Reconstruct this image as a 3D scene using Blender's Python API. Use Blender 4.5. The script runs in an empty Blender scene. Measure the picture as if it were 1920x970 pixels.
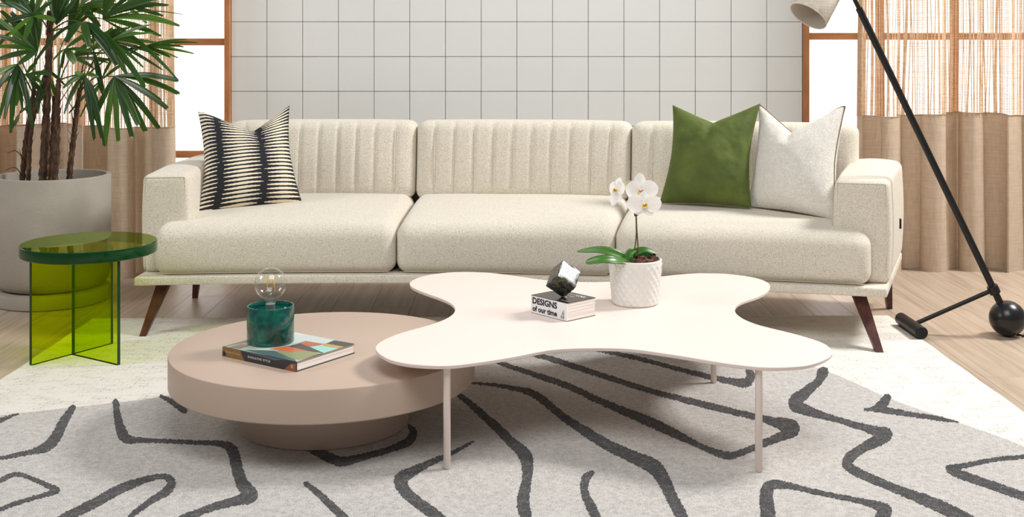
import bpy, math, random
import numpy as np
from mathutils import Vector, Matrix, noise as mnoise

random.seed(7)
scene = bpy.context.scene
COL = scene.collection

# ------------------------------------------------------------------ camera
FPX, CX, HV, CAMH = 2200.0, 960.0, 85.0, 1.25      # focal length (px of a 1920 frame), principal column, horizon row, eye height (m)
cam_d = bpy.data.cameras.new('camera')
cam = bpy.data.objects.new('camera', cam_d)
COL.objects.link(cam)
cam.location = (0, 0, CAMH)
cam.rotation_euler = (math.pi / 2, 0, 0)
cam_d.sensor_fit = 'HORIZONTAL'
cam_d.sensor_width = 36.0
cam_d.lens = 36.0 * FPX / 1920.0
cam_d.shift_x = (960.0 - CX) / 1920.0
cam_d.shift_y = (HV - 485.0) / 1920.0
cam_d.clip_start = 0.05
scene.camera = cam

# ------------------------------------------------------------------ world, lights, exposure
world = bpy.data.worlds.new('world')
scene.world = world
world.use_nodes = True
wb = world.node_tree.nodes['Background']
wb.inputs[0].default_value = (0.93, 0.96, 1.0, 1)
wb.inputs[1].default_value = 0.20

def area_light(name, loc, target, size, power, color=(1, 1, 1), size_y=None):
    d = bpy.data.lights.new(name, 'AREA')
    d.shape = 'RECTANGLE' if size_y else 'SQUARE'
    d.size = size
    if size_y:
        d.size_y = size_y
    d.energy = power
    d.color = color
    o = bpy.data.objects.new(name, d)
    COL.objects.link(o)
    o.location = loc
    o.rotation_euler = (Vector(target) - Vector(loc)).to_track_quat('-Z', 'Y').to_euler()
    return o

area_light('key_softbox', (5.1, 5.5, 5.4), (0.0, 4.3, 0.2), 1.5, 480, (1.0, 0.985, 0.965))
area_light('left_softbox', (-4.6, 3.4, 3.0), (-0.6, 4.6, 0.3), 1.4, 66, (1.0, 0.985, 0.965))
area_light('overhead_softbox', (0.3, 1.7, 4.0), (0.0, 5.0, 0.4), 2.4, 108, (1.0, 0.995, 0.985))

vs = scene.view_settings
vs.view_transform = 'Standard'
vs.look = 'None'
vs.exposure = 0.07
vs.gamma = 1.0
vs.use_curve_mapping = False
PANE_GLOW = 1.25

FZ = -0.014      # floor surface; the patterned rug's pile surface is z = 0
LZ = -0.007      # light rug surface

def at(u, v, Y):
    return Vector(((u - CX) * Y / FPX, Y, CAMH - (v - HV) * Y / FPX))

def onz(u, v, z):
    Y = FPX * (CAMH - z) / (v - HV)
    return Vector(((u - CX) * Y / FPX, Y, z))

# ------------------------------------------------------------------ object helpers
ROOT = {}

def link_mesh(name, me, parent=None, loc=(0, 0, 0)):
    o = bpy.data.objects.new(name, me)
    COL.objects.link(o)
    if parent is not None:
        o.parent = parent
        ROOT[o.name] = ROOT[parent.name]
    else:
        o.location = loc
        ROOT[o.name] = Vector(loc)
    return o

def tag(o, label=None, cat=None, group=None, kind=None):
    if label: o['label'] = label
    if cat: o['category'] = cat
    if group: o['group'] = group
    if kind: o['kind'] = kind
    return o

def thing(name, label, cat, loc, group=None, kind=None):
    o = bpy.data.objects.new(name, None)
    COL.objects.link(o)
    o.location = loc
    o.empty_display_size = 0.05
    ROOT[o.name] = Vector(loc)
    return tag(o, label, cat, group, kind)

def mesh(name, verts, faces, mat, parent=None, loc=(0, 0, 0), smooth=True, uvs=None, fmats=None, auto=None):
    """one mesh object from world-space vertices"""
    base = ROOT[parent.name] if parent is not None else Vector(loc)
    b = np.array(base, dtype=float)
    V = np.asarray([tuple(v) for v in verts], dtype=float) - b
    me = bpy.data.meshes.new(name)
    me.from_pydata(V.tolist(), [], [tuple(f) for f in faces])
    mats = mat if isinstance(mat, (list, tuple)) else [mat]
    for m in mats:
        me.materials.append(m)
    if fmats is not None:
        me.polygons.foreach_set('material_index', fmats)
    if uvs is not None:
        uvl = me.uv_layers.new(name='UVMap')
        li = np.zeros(len(me.loops), dtype=np.int32)
        me.loops.foreach_get('vertex_index', li)
        arr = np.asarray(uvs, dtype=np.float32)[li].reshape(-1)
        uvl.data.foreach_set('uv', arr)
    me.validate()
    me.update()
    if smooth:
        me.polygons.foreach_set('use_smooth', [True] * len(me.polygons))
        if auto:
            me.set_sharp_from_angle(angle=math.radians(auto))
    return link_mesh(name, me, parent, loc)

def box_vf(lo, hi):
    (a, b, c), (d, e, f) = lo, hi
    v = [(a, b, c), (d, b, c), (d, e, c), (a, e, c), (a, b, f), (d, b, f), (d, e, f), (a, e, f)]
    fs = [(0, 3, 2, 1), (4, 5, 6, 7), (0, 1, 5, 4), (1, 2, 6, 5), (2, 3, 7, 6), (3, 0, 4, 7)]
    return v, fs

def chamfer_box(lo, hi, c):
    return rbox(lo, hi, c, (1, 1, 1), arc=1)

def _axis(lo, hi, r, n, arc):
    a = [lo + r * (1 - math.cos(math.pi / 2 * i / arc)) for i in range(arc)]
    m = [lo + r + (hi - lo - 2 * r) * i / n for i in range(n + 1)]
    b = [hi - r * (1 - math.cos(math.pi / 2 * i / arc)) for i in range(arc - 1, -1, -1)]
    return a + m + b

def rbox(lo, hi, r, n=(6, 6, 6), arc=4):
    """rounded box, welded"""
    ax = [_axis(lo[i], hi[i], r, n[i], arc) for i in range(3)]
    key, V, F = {}, [], []
    def vid(i, j, k):
        t = (i, j, k)
        if t not in key:
            p = (ax[0][i], ax[1][j], ax[2][k])
            q = [min(max(p[m], lo[m] + r), hi[m] - r) for m in range(3)]
            d = [p[m] - q[m] for m in range(3)]
            L = math.sqrt(sum(x * x for x in d)) or 1
            key[t] = len(V)
            V.append(tuple(q[m] + d[m] / L * r for m in range(3)))
        return key[t]
    I, J, K = len(ax[0]) - 1, len(ax[1]) - 1, len(ax[2]) - 1
    for i in range(I):
        for j in range(J):
            F.append((vid(i, j, 0), vid(i, j + 1, 0), vid(i + 1, j + 1, 0), vid(i + 1, j, 0)))
            F.append((vid(i, j, K), vid(i + 1, j, K), vid(i + 1, j + 1, K), vid(i, j + 1, K)))
    for i in range(I):
        for k in range(K):
            F.append((vid(i, 0, k), vid(i + 1, 0, k), vid(i + 1, 0, k + 1), vid(i, 0, k + 1)))
            F.append((vid(i, J, k), vid(i, J, k + 1), vid(i + 1, J, k + 1), vid(i + 1, J, k)))
    for j in range(J):
        for k in range(K):
            F.append((vid(0, j, k), vid(0, j, k + 1), vid(0, j + 1, k + 1), vid(0, j + 1, k)))
            F.append((vid(I, j, k), vid(I, j + 1, k), vid(I, j + 1, k + 1), vid(I, j, k + 1)))
    return V, F

def lathe(profile, c, n=64, cap0=False, cap1=False, disp=None):
    V, F = [], []
    for j, (r, z) in enumerate(profile):
        for i in range(n):
            a = 2 * math.pi * i / n
            rr = r + (disp(a, z, j) if disp else 0)
            V.append((c[0] + rr * math.cos(a), c[1] + rr * math.sin(a), c[2] + z))
    for j in range(len(profile) - 1):
        for i in range(n):
            k = (i + 1) % n
            F.append((j * n + i, j * n + k, (j + 1) * n + k, (j + 1) * n + i))
    if cap0:
        F.append(tuple(range(n - 1, -1, -1)))
    if cap1:
        F.append(tuple((len(profile) - 1) * n + i for i in range(n)))
    return V, F

def tube(pts, radii, n=10, caps=True):
    pts = [Vector(p) for p in pts]
    if not isinstance(radii, (list, tuple)):
        radii = [radii] * len(pts)
    V, F = [], []
    up = None
    for i, p in enumerate(pts):
        t = (pts[min(i + 1, len(pts) - 1)] - pts[max(i - 1, 0)]).normalized()
        if up is None:
            up = Vector((0, 0, 1)) if abs(t.z) < 0.9 else Vector((1, 0, 0))
        a = t.cross(up)
        if a.length < 1e-5:
            a = t.cross(Vector((0, 1, 0)))
        a.normalize()
        b = a.cross(t).normalized()
        up = b
        for k in range(n):
            w = 2 * math.pi * k / n
            V.append(p + (a * math.cos(w) + b * math.sin(w)) * radii[i])
    for i in range(len(pts) - 1):
        for k in range(n):
            l = (k + 1) % n
            F.append((i * n + k, i * n + l, (i + 1) * n + l, (i + 1) * n + k))
    if caps:
        F.append(tuple(range(n - 1, -1, -1)))
        F.append(tuple((len(pts) - 1) * n + k for k in range(n)))
    return V, F

def catmull(pts, per=8, closed=False):
    P = [np.array(p, dtype=float) for p in pts]
    n = len(P)
    out = []
    for i in range(n if closed else n - 1):
        if closed:
            p0, p1, p2, p3 = P[(i - 1) % n], P[i], P[(i + 1) % n], P[(i + 2) % n]
        else:
            p0, p1, p2, p3 = P[max(i - 1, 0)], P[i], P[i + 1], P[min(i + 2, n - 1)]
        for k in range(per):
            t = k / per
            out.append(0.5 * ((2 * p1) + (-p0 + p2) * t + (2 * p0 - 5 * p1 + 4 * p2 - p3) * t * t + (-p0 + 3 * p1 - 3 * p2 + p3) * t ** 3))
    if not closed:
        out.append(P[-1])
    return out

def merge(parts):
    V, F = [], []
    for v, f in parts:
        o = len(V)
        V += list(v)
        F += [tuple(i + o for i in q) for q in f]
    return V, F

# ------------------------------------------------------------------ materials
def srgb(r, g, b):
    f = lambda c: c / 12.92 if c <= 0.04045 else ((c + 0.055) / 1.055) ** 2.4
    return (f(r / 255), f(g / 255), f(b / 255), 1)

class NG:
    def __init__(self, name):
        self.m = bpy.data.materials.new(name)
        self.m.use_nodes = True
        self.t = self.m.node_tree
        self.n = self.t.nodes
        self.bsdf = self.n['Principled BSDF']
        self.out = self.n['Material Output']
    def node(self, typ, **kw):
        x = self.n.new(typ)
        for k, v in kw.items():
            setattr(x, k, v)
        return x
    def set(self, sock, val):
        if isinstance(val, bpy.types.NodeSocket):
            self.t.links.new(val, sock)
        else:
            sock.default_value = val
    def math(self, op, a, b=None, c=None):
        x = self.node('ShaderNodeMath', operation=op)
        self.set(x.inputs[0], a)
        if b is not None: self.set(x.inputs[1], b)
        if c is not None: self.set(x.inputs[2], c)
        return x.outputs[0]
    def coord(self, which='Object'):
        return self.node('ShaderNodeTexCoord').outputs[which]
    def mapping(self, vec, scale=(1, 1, 1), rot=(0, 0, 0), loc=(0, 0, 0)):
        x = self.node('ShaderNodeMapping')
        self.set(x.inputs['Vector'], vec)
        x.inputs['Scale'].default_value = scale
        x.inputs['Rotation'].default_value = rot
        x.inputs['Location'].default_value = loc
        return x.outputs[0]
    def noise(self, vec, scale, detail=2, rough=0.5, out='Fac'):
        x = self.node('ShaderNodeTexNoise')
        self.set(x.inputs['Vector'], vec)
        x.inputs['Scale'].default_value = scale
        x.inputs['Detail'].default_value = detail
        x.inputs['Roughness'].default_value = rough
        return x.outputs[out]
    def voronoi(self, vec, scale, feature='F1', out='Distance'):
        x = self.node('ShaderNodeTexVoronoi', feature=feature)
        self.set(x.inputs['Vector'], vec)
        x.inputs['Scale'].default_value = scale
        return x.outputs[out]
    def ramp(self, fac, stops, interp='LINEAR'):
        x = self.node('ShaderNodeValToRGB')
        x.color_ramp.interpolation = interp
        e = x.color_ramp.elements
        while len(e) < len(stops):
            e.new(0.5)
        for i, (p, c) in enumerate(stops):
            e[i].position = p
            e[i].color = c
        self.set(x.inputs[0], fac)
        return x.outputs[0]
    def mix(self, fac, a, b, blend='MIX'):
        x = self.node('ShaderNodeMix', data_type='RGBA', blend_type=blend)
        self.set(x.inputs['Factor'], fac)
        self.set(x.inputs['A'] if False else x.inputs[6], a)
        self.set(x.inputs[7], b)
        return x.outputs[2]
    def bump(self, h, strength=0.3, dist=0.002):
        x = self.node('ShaderNodeBump')
        x.inputs['Strength'].default_value = strength
        x.inputs['Distance'].default_value = dist
        self.set(x.inputs['Height'], h)
        self.set(self.bsdf.inputs['Normal'], x.outputs[0])
        return x.outputs[0]
    def p(self, **kw):
        for k, v in kw.items():
            self.set(self.bsdf.inputs[k.replace('_', ' ')], v)
        return self

def plain(name, color, rough=0.5, **kw):
    g = NG(name)
    g.p(Base_Color=color, Roughness=rough, **kw)
    return g.m

M = {}

def mk_fabric(name, light, mid, dark, scale=520, bump=0.5, sheen=0.2, vor=None):
    g = NG(name)
    co = g.coord('Object')
    n = g.noise(co, scale, 2, 0.65)
    c = g.ramp(n, [(0.33, dark), (0.47, mid), (0.62, light)])
    big = g.noise(co, 3.0, 2)
    c = g.mix(g.math('MULTIPLY', big, 0.12), c, mid)
    g.p(Base_Color=c, Roughness=0.92, Sheen_Weight=sheen)
    h = n
    if vor:
        v = g.voronoi(g.mix(0.25, co, g.noise(co, 30, 2, 0.5, 'Color')), vor)
        h = g.math('SUBTRACT', 1.0, v)
    g.bump(h, bump, 0.008 if vor else 0.002)
    return g.m

M['sofa'] = mk_fabric('cream_boucle_weave', srgb(234, 227, 214), srgb(216, 207, 190), srgb(170, 155, 131), 330, 0.7)
M['boucle'] = mk_fabric('ivory_boucle', srgb(250, 246, 238), srgb(242, 236, 225), srgb(226, 218, 203), 240, 0.6, 0.3, 110)
M['seam'] = plain('seam_thread', srgb(196, 183, 158), 0.9)
M['piping'] = plain('brown_piping', srgb(110, 82, 50), 0.8)
M['tag'] = plain('black_tag', srgb(24, 22, 20), 0.6)

def mk_velvet():
    g = NG('olive_velvet')
    co = g.coord('Object')
    n = g.noise(co, 9, 3, 0.55)
    c = g.ramp(n, [(0.25, srgb(66, 80, 22)), (0.55, srgb(82, 96, 32)), (0.85, srgb(102, 114, 48))])
    g.p(Base_Color=c, Roughness=0.75, Sheen_Weight=0.4, Sheen_Roughness=0.35, Sheen_Tint=srgb(176, 182, 120))
    g.bump(g.noise(co, 14, 2), 0.5, 0.012)
    return g.m
M['velvet'] = mk_velvet()

def mk_ikat():
    g = NG('black_cream_ikat')
    uv = g.node('ShaderNodeUVMap').outputs[0]
    s = g.node('ShaderNodeSeparateXYZ')
    g.set(s.inputs[0], uv)
    u, v = s.outputs[0], s.outputs[1]
    # stepped edge: noise per small row
    row = g.math('MULTIPLY', v, 26.0)
    # saw position between the dark bands (band pitch 0.42, first band at 0.17)
    x = g.math('FRACT', g.math('DIVIDE', g.math('ADD', u, 0.25), 0.42))
    jit = g.node('ShaderNodeTexNoise', noise_dimensions='2D')
    cmb = g.node('ShaderNodeCombineXYZ')
    g.set(cmb.inputs[0], g.math('MULTIPLY', g.math('FLOOR', g.math('MULTIPLY', row, 2.0)), 7.31))
    g.set(cmb.inputs[1], g.math('FLOOR', g.math('MULTIPLY', u, 4.0)))
    g.set(jit.inputs['Vector'], cmb.outputs[0])
    jit.inputs['Scale'].default_value = 3.1
    xj = g.math('ADD', x, g.math('MULTIPLY', g.math('SUBTRACT', jit.outputs['Fac'], 0.5), 0.30))
    f = g.math('FRACT', row)
    d0 = g.math('MULTIPLY', g.math('MINIMUM', f, g.math('SUBTRACT', 1.0, f)), 2.0)        # 0 at stripe centre
    q = g.math('DIVIDE', g.math('ROUND', g.math('MULTIPLY', xj, 9.0)), 9.0)
    k = g.math('ABSOLUTE', g.math('SUBTRACT', g.math('MULTIPLY', q, 2.0), 1.0))
    a = g.math('LESS_THAN', d0, g.math('ADD', 0.34, g.math('MULTIPLY', g.math('POWER', k, 1.3), 0.58)))
    b = 0.0
    band = g.math('GREATER_THAN', g.math('ABSOLUTE', g.math('SUBTRACT', xj, 0.5)), 0.415)
    dark = g.math('MAXIMUM', g.math('MAXIMUM', a, b), band)
    n = g.noise(uv, 260, 2)
    cl = g.mix(n, srgb(246, 236, 214), srgb(224, 210, 182))
    cd = g.mix(n, srgb(18, 18, 23), srgb(38, 38, 46))
    g.p(Base_Color=g.mix(dark, cl, cd), Roughness=0.9)
    g.bump(n, 0.4, 0.002)
    return g.m
M['ikat'] = mk_ikat()

def mk_wood(name, a, b, c, scale=(60, 4, 60), rough=0.45, amt=1.0):
    g = NG(name)
    oi = g.node('ShaderNodeObjectInfo')
    add = g.node('ShaderNodeVectorMath', operation='ADD')
    co = g.mapping(g.coord('Object'), scale)
    g.set(add.inputs[0], co)
    sc = g.node('ShaderNodeVectorMath', operation='SCALE')
    cb = g.node('ShaderNodeCombineXYZ')
    for i in range(3):
        g.set(cb.inputs[i], oi.outputs['Random'])
    g.set(sc.inputs[0], cb.outputs[0])
    sc.inputs['Scale'].default_value = 37.0
    g.set(add.inputs[1], sc.outputs[0])
    n = g.noise(add.outputs[0], 1.0, 5, 0.62)
    col = g.ramp(n, [(0.28, c), (0.5, a), (0.72, b)])
    tint = g.math('ADD', 0.94, g.math('MULTIPLY', oi.outputs['Random'], 0.12))
    x = g.node('ShaderNodeVectorMath', operation='SCALE')
    g.set(x.inputs[0], col)
    g.set(x.inputs['Scale'], tint)
    g.p(Base_Color=x.outputs[0], Roughness=rough)
    g.bump(n, 0.12, 0.001)
    return g.m
M['floor'] = mk_wood('pale_oak_plank', srgb(180, 161, 141), srgb(193, 174, 154), srgb(158, 139, 119), (42, 1.7, 10), 0.42)
M['floor_joint'] = plain('plank_joint', srgb(160, 141, 122), 0.8)
M['cedar'] = mk_wood('cedar_frame', srgb(178, 120, 74), srgb(196, 140, 92), srgb(148, 92, 54), (18, 18, 3), 0.5)
M['cedar_h'] = mk_wood('cedar_rail', srgb(186, 130, 82), srgb(202, 148, 100), srgb(152, 100, 58), (3, 18, 18), 0.5)
M['legwood'] = mk_wood('mahogany_leg', srgb(74, 32, 24), srgb(92, 42, 32), srgb(48, 20, 16), (40, 40, 5), 0.35)

def mk_tile():
    g = NG('white_tile')
    n = g.noise(g.coord('Object'), 5, 2)
    g.p(Base_Color=g.mix(n, srgb(226, 228, 225), srgb(233, 234, 231)), Roughness=0.35, Specular_IOR_Level=0.35)
    return g.m
M['tile'] = mk_tile()
M['grout'] = plain('grey_grout', srgb(96, 98, 98), 0.9)

def mk_pane():
    g = NG('backlit_milky_glass')
    g.p(Base_Color=(0.9, 0.92, 0.95, 1), Roughness=0.25, Emission_Color=(0.985, 0.99, 1.0, 1), Emission_Strength=PANE_GLOW)
    return g.m
M['pane'] = mk_pane()

def mk_linen(name, a, b, trans=0.25, sx=700, sz=500):
    g = NG(name)
    co = g.coord('Object')
    n1 = g.noise(g.mapping(co, (sx * 0.12, sx * 0.12, 14)), 1.0, 2)
    n2 = g.noise(g.mapping(co, (10, 10, sz * 0.3)), 1.0, 2)
    n = g.math('MULTIPLY', g.math('ADD', n1, n2), 0.5)
    c = g.ramp(n, [(0.38, b), (0.62, a)])
    g.p(Base_Color=c, Roughness=0.95)
    g.bump(n, 0.25, 0.001)
    tr = g.node('ShaderNodeBsdfTranslucent')
    g.set(tr.inputs['Color'], c)
    mx = g.node('ShaderNodeMixShader')
    mx.inputs[0].default_value = trans
    g.t.links.new(g.bsdf.outputs[0], mx.inputs[1])
    g.t.links.new(tr.outputs[0], mx.inputs[2])
    g.t.links.new(mx.outputs[0], g.out.inputs[0])
    return g.m
M['linen'] = mk_linen('natural_linen', srgb(226, 208, 186), srgb(213, 194, 171), 0.28)
M['thread'] = mk_linen('linen_thread', srgb(232, 208, 178), srgb(208, 176, 140), 0.4)
M['shade'] = mk_linen('oatmeal_linen_shade', srgb(248, 241, 230), srgb(226, 214, 196), 0.3)
M['shade_in'] = plain('shade_lining', srgb(206, 196, 182), 0.9)

M['black'] = plain('black_steel', srgb(30, 29, 29), 0.42, Metallic=0.3)
M['blackball'] = plain('black_enamel', srgb(28, 28, 29), 0.28)

def mk_concrete():
    g = NG('pale_concrete')
    co = g.coord('Object')
    n = g.noise(co, 130, 3, 0.6)
    b = g.noise(co, 4, 3)
    c = g.ramp(b, [(0.3, srgb(150, 143, 131)), (0.7, srgb(166, 159, 147))])
    c = g.mix(g.math('MULTIPLY', n, 0.25), c, srgb(134, 127, 116))
    g.p(Base_Color=c, Roughness=0.88)
    g.bump(n, 0.6, 0.003)
    return g.m
M['concrete'] = mk_concrete()
M['soil'] = plain('soil', srgb(62, 48, 38), 0.95)

def mk_leaf(name, a, b, c, rough=0.32):
    g = NG(name)
    oi = g.node('ShaderNodeObjectInfo')
    uv = g.node('ShaderNodeUVMap').outputs[0]
    s = g.node('ShaderNodeSeparateXYZ')
    g.set(s.inputs[0], uv)
    st = g.math('SINE', g.math('MULTIPLY', s.outputs[0], 60.0))
    k = g.math('ADD', g.math('MULTIPLY', oi.outputs['Random'], 0.75), g.math('MULTIPLY', g.math('ADD', st, 1.0), 0.12))
    col = g.ramp(k, [(0.0, a), (0.55, b), (1.0, c)])
    g.p(Base_Color=col, Roughness=rough, Specular_IOR_Level=0.5)
    tr = g.node('ShaderNodeBsdfTranslucent')
    g.set(tr.inputs['Color'], g.mix(0.5, col, srgb(120, 170, 30)))
    mx = g.node('ShaderNodeMixShader')
    mx.inputs[0].default_value = 0.18
    g.t.links.new(g.bsdf.outputs[0], mx.inputs[1])
    g.t.links.new(tr.outputs[0], mx.inputs[2])
    g.t.links.new(mx.outputs[0], g.out.inputs[0])
    return g.m
M['leaf'] = mk_leaf('palm_leaf', srgb(18, 42, 14), srgb(36, 74, 20), srgb(88, 130, 38))
M['oleaf'] = mk_leaf('orchid_leaf', srgb(44, 92, 28), srgb(60, 112, 36), srgb(84, 132, 50), 0.3)
M['petiole'] = plain('green_petiole', srgb(52, 78, 30), 0.5)

def mk_trunk():
    g = NG('fibrous_trunk')
    co = g.coord('Object')
    n = g.noise(g.mapping(co, (90, 90, 22)), 1.0, 4, 0.65)
    c = g.ramp(n, [(0.3, srgb(38, 26, 20)), (0.52, srgb(80, 56, 40)), (0.72, srgb(128, 98, 62))])
    g.p(Base_Color=c, Roughness=0.95)
    g.bump(n, 1.0, 0.006)
    return g.m
M['trunk'] = mk_trunk()

def mk_thin_glass(name, color, refl=0.5, rough=0.02, ior=1.5, tint=(1, 1, 1, 1)):
    """tinted sheet: straight-through transmission per face plus a Fresnel reflection"""
    g = NG(name)
    tr = g.node('ShaderNodeBsdfTransparent')
    tr.inputs[0].default_value = color
    gl = g.node('ShaderNodeBsdfGlossy')
    gl.inputs['Roughness'].default_value = rough
    gl.inputs['Color'].default_value = tint
    # Schlick reflectance, the same from either side of the sheet
    ge = g.node('ShaderNodeNewGeometry')
    dt = g.node('ShaderNodeVectorMath', operation='DOT_PRODUCT')
    g.set(dt.inputs[0], ge.outputs['Normal'])
    g.set(dt.inputs[1], ge.outputs['Incoming'])
    f0 = ((ior - 1) / (ior + 1)) ** 2
    k5 = g.math('POWER', g.math('SUBTRACT', 1.0, g.math('MINIMUM', g.math('ABSOLUTE', dt.outputs['Value']), 1.0)), 5.0)
    fr = g.math('ADD', f0, g.math('MULTIPLY', k5, 1 - f0))
    mx = g.node('ShaderNodeMixShader')
    g.set(mx.inputs[0], g.math('MULTIPLY', fr, refl))
    g.t.links.new(tr.outputs[0], mx.inputs[1])
    g.t.links.new(gl.outputs[0], mx.inputs[2])
    g.t.links.new(mx.outputs[0], g.out.inputs[0])
    return g.m
M['lime'] = mk_thin_glass('lime_glass_face', (0.80, 0.90, 0.07, 1), 0.7)
M['limetop'] = mk_thin_glass('lime_glass_top', (0.84, 0.95, 0.14, 1), 1.0, tint=(0.82, 0.95, 0.40, 1))
g = NG('deep_green_glass_edge')
g.p(Base_Color=srgb(4, 58, 22), Roughness=0.12, Specular_IOR_Level=0.35)
M['limeedge'] = g.m
M['clear'] = mk_thin_glass('clear_glass', (0.97, 0.98, 0.97, 1), 1.0, 0.01, 1.6)
M['filament'] = plain('amber_filament', srgb(240, 180, 70), 0.6)
M['wire'] = plain('steel_wire', srgb(190, 190, 190), 0.3, Metallic=0.9)

def mk_emerald():
    g = NG('emerald_resin')
    co = g.coord('Object')
    w = g.mix(0.5, co, g.noise(co, 9, 2, 0.5, 'Color'))
    n = g.noise(w, 13, 4, 0.6)
    c = g.ramp(n, [(0.3, srgb(0, 48, 44)), (0.52, srgb(2, 80, 70)), (0.75, srgb(14, 118, 96))])
    g.p(Base_Color=c, Roughness=0.1, Coat_Weight=0.6, Coat_Roughness=0.03)
    return g.m
M['emerald'] = mk_emerald()

def mk_lacquer(name, c, rough):
    g = NG(name)
    n = g.noise(g.coord('Object'), 220, 2)
    g.p(Base_Color=c, Roughness=rough)
    g.bump(n, 0.03, 0.001)
    return g.m
M['mauve'] = mk_lacquer('mauve_satin_lacquer', srgb(188, 166, 149), 0.42)
M['blush'] = mk_lacquer('blush_powder_coat', srgb(235, 218, 208), 0.40)

def mk_pile(name, stops, scale=420, bump=0.8, dist=0.006):
    g = NG(name)
    co = g.coord('Object')
    n = g.noise(co, scale, 3, 0.7)
    m = g.noise(co, scale * 0.22, 3, 0.6)
    big = g.noise(co, 2.2, 3)
    k = g.math('ADD', g.math('MULTIPLY', n, 0.72), g.math('MULTIPLY', m, 0.28))
    c = g.ramp(k, stops)
    c = g.mix(g.math('MULTIPLY', big, 0.12), c, stops[1][1])
    g.p(Base_Color=c, Roughness=0.98, Sheen_Weight=0.15)
    g.bump(k, bump, dist)
    return g.m
M['pile'] = mk_pile('greige_pile', [(0.36, srgb(150, 142, 135)), (0.49, srgb(210, 204, 198)), (0.60, srgb(238, 234, 229))], 300, 1.0, 0.008)
M['pile_dark'] = mk_pile('charcoal_pile', [(0.38, srgb(22, 21, 22)), (0.52, srgb(56, 54, 55)), (0.64, srgb(150, 147, 146))], 300, 1.0, 0.008)

def mk_weave():
    g = NG('ivory_basket_weave')
    co = g.coord('Object')
    wv = g.mix(0.012, co, g.noise(co, 30, 2, 0.5, 'Color'))
    br = g.node('ShaderNodeTexBrick')
    g.set(br.inputs['Vector'], wv)
    br.inputs['Scale'].default_value = 1.0
    br.inputs['Brick Width'].default_value = 0.046
    br.inputs['Row Height'].default_value = 0.0185
    br.inputs['Mortar Size'].default_value = 0.0032
    br.inputs['Mortar Smooth'].default_value = 0.9
    br.offset = 0.41
    br.offset_frequency = 3
    br.inputs['Color1'].default_value = (1, 1, 1, 1)
    br.inputs['Color2'].default_value = (0.45, 0.45, 0.45, 1)
    br.inputs['Mortar'].default_value = (0.25, 0.25, 0.25, 1)
    n = g.noise(co, 240, 2)
    wear = g.noise(g.mapping(co, (9, 20, 1)), 1.0, 3, 0.6)
    wear = g.ramp(wear, [(0.44, (0.08, 0.08, 0.08, 1)), (0.66, (1, 1, 1, 1))])
    h = g.math('ADD', g.math('MULTIPLY', g.math('SUBTRACT', br.outputs['Color'], 0.75), wear), g.math('ADD', 0.55, g.math('MULTIPLY', n, 0.3)))
    c = g.ramp(h, [(0.10, srgb(202, 193, 180)), (0.55, srgb(222, 216, 206)), (0.95, srgb(234, 230, 222))])
    g.p(Base_Color=c, Roughness=0.97)
    g.bump(h, 0.9, 0.007)
    return g.m
M['weave'] = mk_weave()

def mk_stone():
    g = NG('speckled_dark_stone')
    co = g.coord('Object')
    n = g.noise(co, 60, 4, 0.65)
    v = g.voronoi(co, 150)
    c = g.ramp(n, [(0.32, srgb(22, 23, 21)), (0.5, srgb(62, 68, 64)), (0.68, srgb(120, 108, 74))])
    c = g.mix(g.math('LESS_THAN', v, 0.24), c, srgb(14, 13, 12))
    g.p(Base_Color=c, Roughness=0.26, Specular_IOR_Level=0.5)
    g.bump(g.math('MINIMUM', v, 0.3), 0.35, 0.002)
    return g.m
M['stone'] = mk_stone()

g = NG('white_ceramic')
g.p(Base_Color=srgb(236, 233, 227), Roughness=0.25)
M['ceramic'] = g.m
M['bark'] = mk_pile('bark_chip', [(0.3, srgb(52, 28, 20)), (0.5, srgb(96, 54, 38)), (0.7, srgb(146, 86, 60))], 90)
M['petal'] = mk_linen('white_petal', srgb(252, 250, 247), srgb(246, 243, 238), 0.3)
M['lip'] = plain('yellow_lip', srgb(232, 200, 40), 0.5)
M['lipred'] = plain('red_throat', srgb(160, 50, 40), 0.5)
M['bud'] = plain('green_bud', srgb(170, 176, 70), 0.5)
M['stem'] = plain('orchid_stem', srgb(88, 80, 44), 0.5)
M['root'] = plain('pale_root', srgb(206, 200, 160), 0.6)
M['paper'] = NG('page_block').m
def mk_paper(name, a, b, sc):
    g = NG(name)
    n = g.noise(g.mapping(g.coord('Object'), (2, 2, sc)), 1.0, 2, 0.6)
    g.p(Base_Color=g.ramp(n, [(0.35, b), (0.6, a)]), Roughness=0.8)
    return g.m
M['paper'] = mk_paper('page_block', srgb(244, 238, 230), srgb(214, 204, 196), 420)
M['jacketblack'] = plain('gloss_black_jacket', srgb(38, 36, 36), 0.22)
M['jacketwhite'] = plain('white_jacket', srgb(238, 237, 238), 0.35)
M['ink'] = plain('black_ink', srgb(16, 16, 18), 0.5)
M['inkwhite'] = plain('white_ink', srgb(242, 240, 236), 0.5)
M['inkgold'] = plain('pale_ink', srgb(226, 206, 170), 0.5)
PAINT = {}
def paint(r, g_, b):
    k = (r, g_, b)
    if k not in PAINT:
        g = NG('painted_cover_%d_%d_%d' % k)
        n = g.noise(g.coord('Object'), 60, 3, 0.6)
        c = srgb(*k)
        g.p(Base_Color=g.mix(g.math('MULTIPLY', n, 0.5), c, tuple(x * 0.6 for x in c[:3]) + (1,)), Roughness=0.35)
        PAINT[k] = g.m
    return PAINT[k]

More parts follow.
